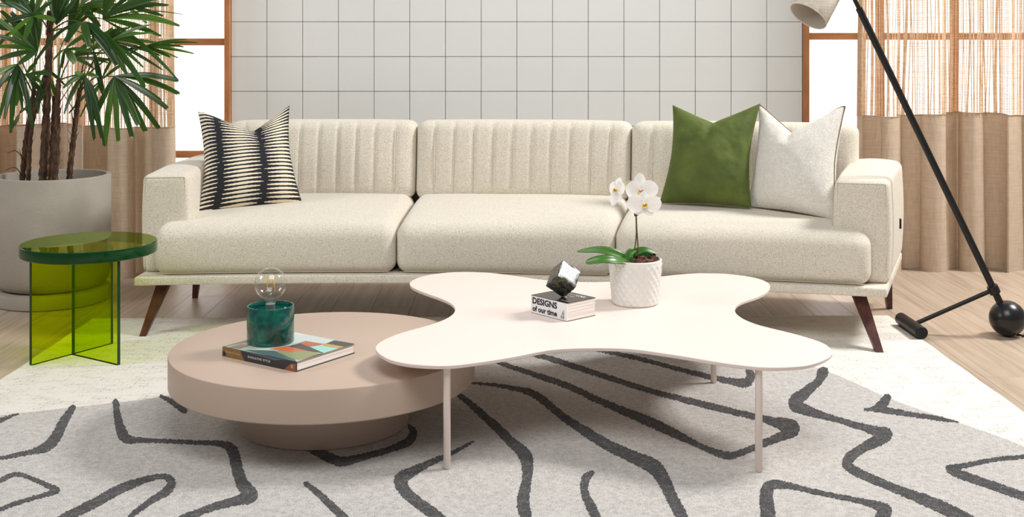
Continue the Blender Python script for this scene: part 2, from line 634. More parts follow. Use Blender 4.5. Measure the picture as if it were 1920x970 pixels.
# ================================================================== THE ROOM
# ------------------------------------------------------------------ floor of separate planks
v, f = box_vf((-5.2, 0.9, FZ - 0.05), (5.2, 7.1, FZ - 0.004))
floor = mesh('floor', v, f, M['floor_joint'], None, (0, 0, FZ - 0.05), smooth=False)
tag(floor, 'pale oak plank floor running towards the windows', None, None, 'structure')
PW, PL = 0.19, 1.75
pv, pf = rbox((-PW / 2 + 0.0006, -PL / 2 + 0.0006, -0.012), (PW / 2 - 0.0006, PL / 2 - 0.0006, 0), 0.0007, (1, 1, 1), arc=1)
pme = bpy.data.meshes.new('plank')
pme.from_pydata([tuple(p) for p in pv], [], pf)
pme.materials.append(M['floor'])
row = 0
x = -4.95
while x < 5.0:
    y = 0.9 - (row * 0.63) % PL + PL / 2
    while y - PL / 2 < 7.0:
        o = bpy.data.objects.new('plank', pme)
        COL.objects.link(o)
        o.parent = floor
        o.location = (x, y, 0.05)
        y += PL
    x += PW
    row += 1

# ------------------------------------------------------------------ tiled panel
YT = 6.8
XL, XR = (433.5 - CX) * YT / FPX, (1504.5 - CX) * YT / FPX
WT = 3.05
v, f = box_vf((XL, YT + 0.006, FZ), (XR, YT + 0.16, WT))
wall = mesh('wall_back', v, f, M['grout'], None, ((XL + XR) / 2, YT + 0.08, FZ), smooth=False)
tag(wall, 'wall panel of square white tiles with thin dark joints behind the sofa', None, None, 'structure')
TP, TH = (XR - XL) / 16, 65.3 * YT / FPX
ZT0 = CAMH + (HV - 41) * YT / FPX
g_ = 0.0015
tv, tf = rbox((-TP / 2 + g_, 0, -TH / 2 + g_), (TP / 2 - g_, 0.009, TH / 2 - g_), 0.0015, (1, 1, 1), arc=2)
tme = bpy.data.meshes.new('tile')
tme.from_pydata([tuple(p) for p in tv], [], tf)
tme.materials.append(M['tile'])
k0 = -int((ZT0 - FZ) // TH)
rnd = random.Random(3)
for k in range(k0 - 1, 9):
    zc = ZT0 + TH * (k - 0.5) + TH
    if zc - TH / 2 < FZ - 0.001 or zc + TH / 2 > WT + 0.01:
        continue
    for i in range(16):
        o = bpy.data.objects.new('tile', tme)
        COL.objects.link(o)
        o.parent = wall
        o.location = Vector((XL + TP * (i + 0.5), YT + rnd.uniform(-0.0008, 0.0004), zc)) - ROOT[wall.name]
        o.rotation_euler = (rnd.uniform(-0.002, 0.002), 0, rnd.uniform(-0.002, 0.002))

# posts on either side of the panel
for i, (a, b) in enumerate(((XL - 0.034, XL - 0.001), (XR + 0.001, XR + 0.034))):
    v, f = chamfer_box((a, YT - 0.03, FZ), (b, YT + 0.16, WT), 0.003)
    o = mesh('trim_%d' % (i + 1), v, f, M['cedar'], None, ((a + b) / 2, YT, FZ), smooth=False)
    tag(o, ['cedar post on the plant side of the tiled panel', 'cedar post on the floor lamp side of the tiled panel'][i], None, None, 'structure')

# ------------------------------------------------------------------ windows
YW = 6.9
def window(idx, label, xs, zs, x_end0, x_end1):
    w = thing('window_%d' % idx, label, None, ((x_end0 + x_end1) / 2, YW, FZ), None, 'structure')
    edges = [x_end0] + xs + [x_end1]
    for xm in xs:
        v, f = chamfer_box((xm - 0.02, YW - 0.03, FZ), (xm + 0.02, YW + 0.05, WT), 0.003)
        mesh('mullion', v, f, M['cedar'], w, smooth=False)
    for zr in zs:
        v, f = chamfer_box((x_end0, YW - 0.022, zr - 0.0205), (x_end1, YW + 0.045, zr + 0.0205), 0.003)
        mesh('rail', v, f, M['cedar_h'], w, smooth=False)
    zz = [FZ] + zs + [WT]
    for i in range(len(edges) - 1):
        for j in range(len(zz) - 1):
            if zz[j + 1] - zz[j] < 0.05:
                continue
            v, f = box_vf((edges[i], YW + 0.012, zz[j]), (edges[i + 1], YW + 0.022, zz[j + 1]))
            mesh('pane', v, f, M['pane'], w, smooth=False)
PX = YW / FPX
zl = [0.0 + FZ + 0.02, 0.61, 1.27, 1.93, 2.59]
window(1, 'cedar framed window with milky panes behind the palm', [(u - CX) * PX for u in (-542, -403, -264, -125, 13, 152, 290)], zl, -4.9, XL - 0.03)
zr_ = [0.0 + FZ + 0.02, 0.645, 1.303, 1.96, 2.62]
window(2, 'cedar framed window with milky panes behind the floor lamp', [(u - CX) * PX for u in (1649, 1788, 1927, 2066, 2205, 2344, 2483)], zr_, XR + 0.03, 4.9)

# ------------------------------------------------------------------ curtains: open weave above, solid linen below
def curtain(label, x0, x1, yc, zseam, seed, lam, amp, flare):
    rr = random.Random(seed)
    ph = [rr.uniform(0, 6.28) for _ in range(6)]
    W = abs(x1 - x0)
    def pos(s, z, off=0.0):
        # s: distance from the free edge, in metres of hung width
        k = 1 if x1 > x0 else -1
        drop = max(0.0, 1 - z / 2.6)
        w = s / lam
        a = amp * (0.75 + 0.25 * drop)
        y = a * math.sin(2 * math.pi * w + 0.9 * math.sin(2 * math.pi * w * 0.37 + ph[0]) + ph[1] + 0.25 * math.sin(z * 2 + ph[2]))
        y += a * 0.35 * math.sin(2 * math.pi * w * 2.13 + ph[3] + 0.5 * math.sin(z * 1.5 + ph[4]))
        xx = s + 0.45 * a * math.sin(4 * math.pi * w + ph[5]) - flare * drop * max(0, 1 - s / 0.4)
        return Vector((x0 + k * xx, yc + y + off, z))
    root = thing('curtain', label, 'curtain', (x0 + (x1 - x0) / 2, yc, FZ), 'curtains at the windows')
    # linen panel: a closed double skin, wavy hem
    ns, nz = int(W / 0.012), 46
    V, F, U = [], [], []
    for side in (0, 1):
        for j in range(nz + 1):
            for i in range(ns + 1):
                s = W * i / ns
                hem = FZ + 0.0002
                top = zseam + 0.012 * math.sin(s * 7 + ph[4])
                p = pos(s, hem + (top - hem) * j / nz, 0.0015 if side else 0)
                V.append(p)
    n1 = (ns + 1) * (nz + 1)
    for j in range(nz):
        for i in range(ns):
            a = j * (ns + 1) + i
            F.append((a, a + 1, a + ns + 2, a + ns + 1))
            F.append((n1 + a, n1 + a + ns + 1, n1 + a + ns + 2, n1 + a + 1))
    mesh('linen_panel', V, F, M['linen'], root)
    # seam tape
    V, F = tube([pos(W * i / 160, zseam + 0.012 * math.sin(W * i / 160 * 7 + ph[4]), -0.002) for i in range(161)], 0.0028, 5)
    mesh('seam_tape', V, F, M['linen'], root)
    # open weave panel: every thread is a flat ribbon
    V, F = [], []
    ztop = 2.72
    s = 0.003
    nzv = 36
    while s < W:
        w = 0.0012 * rr.choice((1, 1, 1.2, 1.6, 2.6)) * rr.uniform(0.8, 1.15)
        if s < 0.03:
            w = 0.006
        wob = rr.uniform(0, 6.28)
        wa = 0.004 * rr.random()
        o = len(V)
        for j in range(nzv + 1):
            z = zseam - 0.012 + (ztop - zseam + 0.012) * j / nzv
            d = wa * math.sin(z * 5 + wob)
            V.append(pos(s + d - w, z, -0.0006))
            V.append(pos(s + d + w, z, -0.0006))
        for j in range(nzv):
            F.append((o + 2 * j, o + 2 * j + 1, o + 2 * j + 3, o + 2 * j + 2))
        s += rr.choice((0.0055, 0.0065, 0.008, 0.010)) if s > 0.03 else 0.006
    z = zseam
    ns2 = int(W / 0.014)
    while z < ztop:
        h = 0.0011 * rr.uniform(0.7, 1.4)
        o = len(V)
        wob = rr.uniform(0, 6.28)
        for i in range(ns2 + 1):
            s = W * i / ns2
            dz = 0.0012 * math.sin(s * 14 + wob)
            V.append(pos(s, z + dz - h))
            V.append(pos(s, z + dz + h))
        for i in range(ns2):
            F.append((o + 2 * i, o + 2 * i + 1, o + 2 * i + 3, o + 2 * i + 2))
        z += rr.uniform(0.0078, 0.0105)
    o = mesh('open_weave_panel', V, F, M['thread'], root, smooth=True)
    o['kind'] = 'stuff'
    return root
curtain('linen curtain with open weave top hanging behind the potted palm', -1.868, -4.3, 6.42, 0.81, 11, 0.235, 0.066, 0.03)
curtain('linen curtain with open weave top hanging behind the black floor lamp', 1.962, 4.3, 6.60, 0.862, 23, 0.225, 0.066, 0.02)

# ------------------------------------------------------------------ rugs
def slab(outline, z0, z1, r=0.003):
    n = len(outline)
    cx = sum(p[0] for p in outline) / n
    cy = sum(p[1] for p in outline) / n
    V, F = [], []
    def inset(p, d):
        dx, dy = cx - p[0], cy - p[1]
        L = math.hypot(dx, dy) or 1
        return (p[0] + dx / L * d, p[1] + dy / L * d)
    for z, d in ((z0, 0), (z1 - r, 0), (z1 - r * 0.3, r * 0.3), (z1, r)):
        for p in outline:
            q = inset(p, d)
            V.append((q[0], q[1], z))
    for j in range(3):
        for i in range(n):
            k = (i + 1) % n
            F.append((j * n + i, j * n + k, (j + 1) * n + k, (j + 1) * n + i))
    F.append(tuple(range(n - 1, -1, -1)))
    F.append(tuple(3 * n + i for i in range(n)))
    return V, F

a, b, c, d = (-1.90, 1.6), (1.765, 1.6), (1.752, 5.46), (-1.93, 5.40)
def edge_pts(p, q, n):
    return [(p[0] + (q[0] - p[0]) * i / n + 0.002 * math.sin(i * 1.7), p[1] + (q[1] - p[1]) * i / n + 0.002 * math.sin(i * 2.3)) for i in range(n)]
out = edge_pts(a, b, 40) + edge_pts(b, c, 40) + edge_pts(c, d, 40) + edge_pts(d, a, 40)
v, f = slab(out, FZ, LZ)
rug = mesh('woven_rug', v, f, M['weave'], None, (0, 3.6, FZ), smooth=True, auto=40)
tag(rug, 'large ivory basket weave rug lying on the oak floor under the sofa legs', 'rug')

rug_px = [(-150, 800), (0, 779), (145, 763), (315, 742)]
far = [onz(u, w, 0) for u, w in rug_px] + [Vector((-0.75, 4.50, 0)), Vector((-0.1, 4.98, 0)), Vector((0.55, 5.08, 0)), Vector((1.0, 4.83, 0))]
far += [onz(u, w, 0) for u, w in ((1554, 697), (1674, 749), (1795, 791), (1920, 837))]
far += [Vector((1.72, 3.2, 0)), Vector((1.74, 2.2, 0)), Vector((0.9, 1.75, 0)), Vector((-0.6, 1.7, 0)), Vector((-1.78, 1.9, 0)), Vector((-1.84, 3.0, 0)), Vector((-1.83, 3.6, 0))]
out = [(p[0], p[1]) for p in catmull([(p.x, p.y) for p in far], 10, True)]
out = out[::-1] if sum(out[i][0] * out[(i + 1) % len(out)][1] - out[(i + 1) % len(out)][0] * out[i][1] for i in range(len(out))) < 0 else out
v, f = slab(out, LZ, 0.0, 0.004)
prug = mesh('patterned_rug', v, f, M['pile'], None, (0, 3.3, LZ), smooth=True, auto=40)
tag(prug, 'greige pile rug with charcoal meandering lines under the two coffee tables', 'rug')

STROKES = [
 [(-25, 797, 4), (0, 789, 4), (18, 782, 3), (34, 777, 1.5)],
 [(137, 764, 5), (122, 787, 8), (106, 818, 10), (88, 838, 9), (60, 848, 5), (25, 855, 4), (0, 860, 3), (-35, 866, 3)],
 [(217, 755, 6), (221, 785, 7), (229, 812, 10), (239, 824, 9), (262, 826, 5), (314, 828, 4), (362, 830, 4), (415, 833, 6), (436, 846, 10), (446, 885, 11), (457, 912, 12), (470, 930, 13), (442, 940, 9), (402, 951, 7), (350, 970, 7), (320, 985, 7)],
 [(-20, 908, 4), (0, 902, 4), (30, 890, 4), (64, 900, 4), (95, 914, 5), (106, 921, 5), (72, 932, 4), (32, 944, 4), (0, 956, 4), (-20, 963, 4)],
 [(110, 978, 8), (133, 966, 9), (181, 942, 9), (225, 918, 9), (273, 900, 6), (305, 894, 5), (321, 904, 8), (312, 922, 8), (281, 941, 6), (249, 966, 5), (238, 982, 5)],
 [(302, 743, 3), (320, 753, 5), (345, 770, 6)],
 [(767, 799, 3), (775, 812, 7), (765, 829, 8), (737, 841, 6), (702, 852, 6), (668, 861, 7), (640, 866, 9), (620, 860, 9), (597, 849, 8), (572, 836, 7)],
 [(888, 828, 2), (850, 849, 4), (808, 868, 6), (775, 884, 9), (752, 900, 13), (760, 922, 11), (782, 942, 10), (815, 966, 11), (835, 985, 11)],
 [(574, 908, 5), (602, 930, 6), (624, 952, 7), (645, 972, 8), (660, 990, 8)],
 [(861, 741, 5), (889, 764, 6), (928, 799, 8), (957, 828, 9), (983, 852, 12), (989, 877, 11), (987, 902, 9), (981, 941, 12), (986, 970, 11), (990, 990, 11)],
 [(880, 719, 2), (918, 721.5, 3), (957, 727.5, 4), (992, 735.6, 6), (1017, 750, 7), (1056, 782, 7), (1098, 810, 9), (1141, 836, 10), (1195, 861, 12), (1226, 876, 14), (1244, 900, 12), (1262, 938, 11), (1280, 972, 11), (1290, 992, 11)],
 [(925, 677, 3), (960, 689, 4), (1011, 706, 5), (1062, 723, 6), (1113, 747, 6), (1164, 769, 7), (1215, 790, 9), (1266, 814, 8), (1317, 839, 5), (1351, 852, 7), (1371, 855, 7), (1402, 845, 6), (1440, 829, 7), (1468, 817, 9), (1484, 806, 15), (1476, 799, 14), (1450, 791, 8), (1420, 783, 6), (1368, 771, 6), (1300, 754, 6), (1232, 737, 5), (1164, 716, 5), (1096, 694, 5), (1045, 677, 5), (1000, 665, 4)],
 [(1110, 654, 3), (1150, 662, 4), (1198, 673, 4), (1266, 691, 4), (1317, 704, 5), (1368, 715, 6), (1397, 718, 9), (1408, 708, 8), (1405, 694, 6), (1412, 682, 5)],
 [(1543, 699, 11), (1535, 715, 8), (1510, 737, 10), (1491, 756, 13), (1510, 769, 10), (1554, 783, 6), (1602, 797, 6), (1640, 808, 9), (1662, 814, 11), (1650, 824, 12), (1618, 841, 9), (1592, 860, 10), (1592, 876, 9), (1622, 893, 8), (1682, 918, 8), (1743, 942, 11), (1795, 966, 12), (1830, 985, 12)],
 [(1663, 747, 8), (1653, 760, 9), (1640, 767, 5), (1622, 769, 2), (1650, 768, 6), (1702, 777, 5), (1763, 786, 4), (1796, 792, 1)],
 [(1950, 853, 4), (1920, 857, 4), (1863, 863, 4), (1803, 875, 5), (1779, 879, 6), (1803, 891, 8), (1863, 912, 8), (1920, 932, 8), (1950, 943, 8)],
 [(1440, 990, 14), (1440, 966, 14), (1437, 934, 13), (1445, 911, 10), (1481, 912, 6), (1542, 926, 5), (1602, 938, 5), (1642, 948, 8), (1660, 958, 12), (1652, 972, 12), (1642, 990, 12)],
 [(1110, 888, 5), (1098, 898, 8), (1096, 922, 7), (1106, 946, 9), (1118, 972, 9), (1124, 990, 9)],
]
rs = np.random.RandomState(5)
CELL = 2.0          # tracing grid, in photo pixels, projected to the rug
def stroke_mesh(st):
    P = np.array(catmull(st, 10))
    x0, y0 = P[:, 0].min() - 22, P[:, 1].min() - 22
    nx, ny = int((P[:, 0].max() + 22 - x0) / CELL) + 1, int((P[:, 1].max() + 22 - y0) / CELL) + 1
    gx, gy = np.meshgrid(x0 + CELL * np.arange(nx), y0 + CELL * np.arange(ny))
    fld = np.full((ny, nx), -99.0)
    for i in range(len(P) - 1):
        a, b = P[i], P[i + 1]
        d = b[:2] - a[:2]
        L2 = (d * d).sum() or 1e-9
        t = np.clip(((gx - a[0]) * d[0] + (gy - a[1]) * d[1]) / L2, 0, 1)
        dist = np.hypot(gx - a[0] - t * d[0], gy - a[1] - t * d[1])
        fld = np.maximum(fld, a[2] + t * (b[2] - a[2]) - dist)
    fld += rs.uniform(-1.5, 1.5, fld.shape)
    V, F, key, rim = [], [], {}, []
    def vert(k, x, y):
        if k not in key:
            key[k] = len(V)
            p = onz(x, y, 0)
            V.append((p.x, p.y, 0.0008))
        return key[k]
    def cross(i, j, i2, j2):
        k = ('e', min((i, j), (i2, j2)), max((i, j), (i2, j2)))
        fa, fb = fld[j, i], fld[j2, i2]
        t = fa / (fa - fb)
        return vert(k, x0 + CELL * (i + (i2 - i) * t), y0 + CELL * (j + (j2 - j) * t))
    for j in range(ny - 1):
        for i in range(nx - 1):
            cs = [(i, j + 1), (i + 1, j + 1), (i + 1, j), (i, j)]
            ins = [fld[b, a] > 0 for a, b in cs]
            if not any(ins):
                continue
            poly, mark = [], []
            for m in range(4):
                a, b = cs[m], cs[(m + 1) % 4]
                if ins[m]:
                    poly.append(vert(a, x0 + CELL * a[0], y0 + CELL * a[1]))
                    mark.append(0)
                if ins[m] != ins[(m + 1) % 4]:
                    poly.append(cross(*a, *b))
                    mark.append(1)
            if len(poly) >= 3:
                F.append(tuple(poly))
                for m in range(len(poly)):
                    if mark[m] and mark[(m + 1) % len(poly)]:
                        rim.append((poly[m], poly[(m + 1) % len(poly)]))
    low = {}
    def down(q):
        if q not in low:
            low[q] = len(V)
            V.append((V[q][0], V[q][1], -0.002))
        return low[q]
    for a, b in rim:
        F.append((b, a, down(a), down(b)))
    return V, F
for st in STROKES:
    V, F = stroke_mesh(st)
    mesh('charcoal_line', V, F, M['pile_dark'], prug, smooth=False)

# ================================================================== SOFA (gently curved in plan)
fx = np.array([-1.647, -0.453, 1.093, 1.557])
fy = np.array([5.11, 5.168, 4.978, 4.873])
FC = np.polyfit(fx, fy, 2)
SX0, SX1 = -1.647, 1.557
def S(x, t, z):
    s = (x - SX0) / (SX1 - SX0)
    th = math.radians(1 + 21 * max(0.0, (s - 0.3) / 0.7) ** 1.05)
    return Vector((x + t * math.sin(th), float(np.polyval(FC, x)) + t * math.cos(th), z))

sofa = thing('sofa', 'long curved cream fabric sofa with channelled back cushions in front of the tiles', 'sofa', (0, 5.5, LZ))
Z0, Z1 = 0.2, 0.238
v, f = rbox((SX0, 0, Z0), (SX1, 0.93, Z1), 0.008, (48, 6, 1), 3)
mesh('plinth', [S(*p) for p in v], f, M['sofa'], sofa)

def seat(x0, x1, wob):
    lo, hi = (x0 + 0.002, 0.015, Z1 - 0.001), (x1 - 0.002, 0.80, 0.458)
    v, f = rbox(lo, hi, 0.055, (22, 18, 8), 6)
    V = []
    for (x, t, z) in v:
        k = (z - lo[2]) / (hi[2] - lo[2])
        u = (x - lo[0]) / (hi[0] - lo[0])
        if k > 0.5:
            kk = (k - 0.5) * 2
            z += kk * (0.042 * min(1, max(0, t / 0.62)) ** 0.8 + 0.010 * (1 - (2 * u - 1) ** 4) - 0.012 * (1 - min(1, max(0, t - 0.015) / 0.2)))
        # bulging front, leaning slightly forward at the top
        t -= 0.012 * math.sin(math.pi * min(1, max(0, k))) * (1 if t < 0.2 else 0)
        n = mnoise.noise(Vector((x * 3, t * 3, wob)))
        z += 0.004 * n * (1 if k > 0.6 else 0)
        V.append(S(x, t, z))
    o = mesh('seat_cushion', V, f, M['sofa'], sofa)
    # welt seam along the bottom front edge
    pts = [S(x0 + 0.02 + (x1 - x0 - 0.04) * i / 30, 0.008, Z1 + 0.012) for i in range(31)]
    v, f = tube(pts, 0.0016, 5)
    mesh('seam', v, f, M['seam'], o)
seat(-1.576, -0.517, 1.0)
seat(-0.517, 0.4425, 2.0)
seat(0.4425, 1.492, 3.0)

def backcush(x0, x1, nch, wob):
    lo, hi = (x0 + 0.002, 0.70, 0.475), (x1 - 0.002, 0.89, 0.862)
    v, f = rbox(lo, hi, 0.045, (nch * 8, 6, 14), 5)
    V = []
    pitch = (x1 - x0) / nch
    for (x, t, z) in v:
        k = (z - lo[2]) / (hi[2] - lo[2])
        u = (x - lo[0]) / (hi[0] - lo[0])
        lean = 0.065 * k
        front = t < lo[1] + 0.04
        tt = t
        if front:
            c = ((x - x0) / pitch) % 1.0
            d = min(c, 1 - c)
            edge = min(u, 1 - u) * (x1 - x0) > 0.04
            gr = math.exp(-(d / 0.085) ** 2)
            env = min(1, max(0, (k - 0.09) / 0.05))
            if edge:
                tt += 0.009 * gr * env
            tt -= 0.018 * math.sin(math.pi * k) * (1 - (2 * u - 1) ** 6)
            tt += 0.008 * math.exp(-((k - 0.09) / 0.022) ** 2)
        z += 0.006 * (1 - (2 * u - 1) ** 4) * (1 if k > 0.7 else 0)
        n = mnoise.noise(Vector((x * 4, z * 4, wob)))
        V.append(S(x, tt + lean + 0.004 * n, z))
    o = mesh('back_cushion', V, f, M['sofa'], sofa)
    for i in range(1, nch):
        xs = x0 + pitch * i
        pts = []
        for j in range(15):
            k = 0.10 + 0.885 * j / 14
            tt = lo[1] + 0.007 - 0.018 * math.sin(math.pi * k) + 0.065 * k
            if k > 0.9:
                tt += (k - 0.9) / 0.1 * 0.03
            pts.append(S(xs, tt, lo[2] + (hi[2] - lo[2]) * k + 0.003))
        v, f = tube(pts, 0.0026, 5)
        mesh('channel_seam', v, f, M['sofa'], o)
    return o
backcush(-1.45, -0.517, 10, 5.0)
backcush(-0.517, 0.4425, 11, 6.0)
backcush(0.4425, 1.392, 10, 7.0)

v, f = rbox((-1.60, 0.86, Z1), (1.37, 0.95, 0.79), 0.03, (40, 3, 8), 4)
mesh('back_frame', [S(p[0], p[1] + 0.06 * (p[2] - Z1) / 0.55, p[2]) for p in v], f, M['sofa'], sofa)

def arm(x0, x1, t0, inner):
    lo, hi = (x0, t0, Z1 - 0.001), (x1, 0.93, 0.672)
    v, f = rbox(lo, hi, 0.026, (6, 16, 10), 5)
    V = []
    for (x, t, z) in v:
        u = (x - lo[0]) / (hi[0] - lo[0])
        k = (z - lo[2]) / (hi[2] - lo[2])
        if k > 0.85:
            kk = (k - 0.85) / 0.15
            q = min(1.0, max(0, (t - t0) / 0.30))
            z += kk * (0.014 * (1 - (2 * u - 1) ** 2) * q + 0.010 * q)
        b = 0.008 * math.sin(math.pi * k)
        x += b if u > 0.9 else (-b if u < 0.1 else 0)
        V.append(S(x, t, z))
    o = mesh('arm', V, f, M['sofa'], sofa)
    e = 0.012
    path = [(x0 + e, Z1 + 0.01), (x0 + e, hi[2] - e), (x1 - e, hi[2] - e), (x1 - e, Z1 + 0.01)]
    pts = []
    for i in range(3):
        p, q = path[i], path[i + 1]
        for j in range(10):
            pts.append(S(p[0] + (q[0] - p[0]) * j / 10, t0 + 0.003, p[1] + (q[1] - p[1]) * j / 10))
    v, f = tube(pts, 0.0018, 5)
    mesh('seam', v, f, M['seam'], o)
    return o
arm(-1.647, -1.452, 0.108, 1)
ra = arm(1.345, 1.557, 0.10, -1)
# small black tag on the outer side of the arm
p0 = S(1.562, 0.62, 0.40)
v, f = rbox((-0.002, -0.012, 0), (0.009, 0.012, 0.046), 0.001, (1, 1, 1), 2)
mesh('fabric_tag', [Vector(q) + p0 for q in v], f, M['tag'], sofa)

def leg(foot, top, r0, r1):
    V, F = [], []
    n = 4
    for (c, r, z) in ((foot, r0, LZ if foot.y < 5.4 else FZ), (top, r1, Z0 + 0.002)):
        for dx, dy in ((-1, -1), (1, -1), (1, 1), (-1, 1)):
            V.append((c.x + dx * r, c.y + dy * r, z))
    F = [(0, 3, 2, 1), (4, 5, 6, 7)] + [(i, (i + 1) % 4, 4 + (i + 1) % 4, 4 + i) for i in range(4)]
    mesh('leg', V, F, M['legwood'], sofa, smooth=False)
leg(Vector((-1.595, 5.075, 0)), S(-1.545, 0.10, 0), 0.0135, 0.028)
leg(Vector((1.505, 4.812, 0)), S(1.435, 0.10, 0), 0.0150, 0.027)
leg(Vector((-1.585, 5.87, 0)), Vector((-1.555, 5.83, 0)), 0.012, 0.022)
leg(Vector((1.81, 5.63, 0)), Vector((1.775, 5.57, 0)), 0.012, 0.022)

# ------------------------------------------------------------------ throw pillows
def pillow(name, label, BL, BR, TR, TL, T, mat, chop=0.16, group='throw pillows on the sofa', pipe=None, pinch=0.055, N=64, wrinkle=0.004, wseed=0.0, chop_u=0.55):
    BL, BR, TR, TL = [Vector(p) for p in (BL, BR, TR, TL)]
    c = (BL + BR + TR + TL) / 4
    nrm = (BR - BL).cross(TL - BL).normalized()     # towards the viewer
    if nrm.y > 0:
        nrm = -nrm
    upv = ((TL + TR) - (BL + BR)).normalized()
    rt = ((BR + TR) - (BL + TL)).normalized()
    Wd = ((BR - BL).length + (TR - TL).length) / 2
    Hd = ((TL - BL).length + (TR - BR).length) / 2
    V, F, U = [], [], []
    idx = {}
    def place(i, j, side):
        a, b = i / N, j / N
        # sample more densely near the edges
        a = 0.5 - 0.5 * math.cos(math.pi * a)
        b = 0.5 - 0.5 * math.cos(math.pi * b)
        x, y = 2 * a - 1, 2 * b - 1
        p = (BL * (1 - a) + BR * a) * (1 - b) + (TL * (1 - a) + TR * a) * b
        # edges pull in between the corners
        p -= rt * (x * (1 - abs(y) ** 1.6) * pinch * Wd * abs(x) ** 3)
        p -= upv * (y * (1 - abs(x) ** 1.6) * pinch * 0.8 * Hd * abs(y) ** 3) * (0.35 if y < 0 else 1)
        # dent in the top edge
        g = math.exp(-((a - chop_u) / 0.17) ** 2)
        vv = max(0.0, 1 - abs(a - chop_u) / 0.5)
        p -= upv * (vv ** 1.15) * chop * Hd * max(0, b - 0.35) / 0.65 * (1 if b > 0.35 else 0) * min(1, (b - 0.35) / 0.65)
        th = ((1 - x * x) * (1 - y * y))
        th = T * max(th, 0) ** 0.5
        # bag is fuller low down
        th *= 1.0 + 0.18 * (-y) * (1 - abs(x) ** 2)
        crease = g * max(0, b - 0.55) / 0.45
        th *= 1 - 0.55 * math.exp(-((a - chop_u) / 0.06) ** 2) * max(0, b - 0.62) / 0.38
        n = mnoise.fractal(Vector((x * 2.2 + wseed, y * 2.2, side * 3.1 + wseed)), 0.9, 2.0, 4)
        th += wrinkle * n * min(1, 4 * max(0, (1 - abs(x)) * (1 - abs(y))))
        return p + nrm * (th if side == 0 else -th), (a, b)
    for side in (0, 1):
        for j in range(N + 1):
            for i in range(N + 1):
                if side == 1 and (i in (0, N) or j in (0, N)):
                    idx[(side, i, j)] = idx[(0, i, j)]
                    continue
                p, uv = place(i, j, side)
                idx[(side, i, j)] = len(V)
                V.append(p)
                U.append(uv)
    for side in (0, 1):
        for j in range(N):
            for i in range(N):
                q = (idx[(side, i, j)], idx[(side, i + 1, j)], idx[(side, i + 1, j + 1)], idx[(side, i, j + 1)])
                F.append(q if side == 0 else q[::-1])
    base = (BL + BR) / 2
    if pipe is None:
        o = mesh(name, V, F, mat, None, base, uvs=U)
        return tag(o, label, 'pillow', group)
    root = thing(name, label, 'pillow', base, group)
    mesh('cover', V, F, mat, root, uvs=U)
    loop = [V[idx[(0, i, 0)]] for i in range(N)] + [V[idx[(0, N, j)]] for j in range(N)] + [V[idx[(0, i, N)]] for i in range(N, 0, -1)] + [V[idx[(0, 0, j)]] for j in range(N, 0, -1)]
    loop.append(loop[0])
    v, f = tube([p + nrm * 0.002 for p in loop], 0.0032, 6, False)
    mesh('piping', v, f, pipe, root)
    return root

pillow('throw_pillow', 'black and cream ikat striped pillow leaning in the sofa corner by the plant', at(369, 403, 5.40), at(567, 381, 5.66), at(543, 195, 5.74), at(371, 210, 5.58), 0.105, M['ikat'], 0.20, wseed=1.3, pinch=0.075, chop_u=0.56)
pillow('throw_pillow', 'olive green velvet pillow with a dented top edge', at(1236, 381, 5.54), at(1409, 390, 5.36), at(1426, 194, 5.50), at(1261, 197, 5.64), 0.105, M['velvet'], 0.13, pinch=0.075, wrinkle=0.010, wseed=4.2, chop_u=0.5)
pillow('throw_pillow', 'ivory boucle pillow with brown piping behind the green velvet one', at(1400, 388, 5.44), at(1569, 414, 5.15), at(1585, 200, 5.34), at(1424, 193, 5.58), 0.105, M['boucle'], 0.23, pinch=0.07, pipe=M['piping'], wseed=8.8, chop_u=0.45)

# ================================================================== ROUND COFFEE TABLE
RTC = Vector((-0.622, 3.89, 0))
rt = thing('round_coffee_table', 'low round mauve lacquer coffee table on a drum base', 'table', RTC)
prof = [(0.0, 0.149), (0.490, 0.149), (0.4965, 0.1505), (0.499, 0.154), (0.499, 0.248), (0.4975, 0.2515), (0.494, 0.253), (0.0, 0.253)]
v, f = lathe(prof, RTC, 128)
mesh('tabletop', v, f, M['mauve'], rt, auto=35)
prof = [(0.0, 0.0008), (0.276, 0.0008), (0.278, 0.0028), (0.278, 0.149), (0.0, 0.149)]
v, f = lathe(prof, RTC, 96)
mesh('drum_base', v, f, M['mauve'], rt, auto=35)

# ================================================================== FREE-FORM COFFEE TABLE
BZ = 0.313
blob_px = [(704, 655), (713, 665), (732, 675), (763, 682), (804, 685.5), (845, 685.5), (886, 681), (927, 675), (965, 668.5), (1005, 660.5), (1045, 655), (1113, 652.5), (1181, 654.5), (1249, 663.5), (1300, 671.5), (1351, 680), (1402, 686.5), (1440, 689), (1476, 688.5), (1513, 685), (1543, 676), (1558, 666.5), (1560.5, 659), (1554, 650), (1543, 643.5), (1523, 636), (1488, 626), (1451, 617), (1424, 610), (1402, 602), (1386, 593), (1378, 583), (1381.5, 573), (1394, 565.5), (1419, 557), (1437, 548), (1444, 538), (1440, 530.5), (1426, 524), (1402, 518.5), (1365, 514), (1335, 512.8), (1300, 513), (1245, 518), (1190, 525.5), (1130, 529), (1075, 528.5), (1020, 525), (980, 519.5), (948, 515), (917, 511.7), (876, 510), (845, 511), (814, 514), (787, 520), (771.5, 527), (768, 533), (773, 539), (787, 545.7), (804, 552), (824, 559), (841, 566.5), (850.5, 574), (853, 582), (847, 591), (830.5, 600.5), (804, 610), (773, 618.5), (742, 628), (717, 639), (706.5, 647)]
outl = [onz(u, w, BZ) for u, w in blob_px]
outl = catmull([(p.x, p.y) for p in outl], 4, True)
bc = Vector((0.28, 3.9, 0))
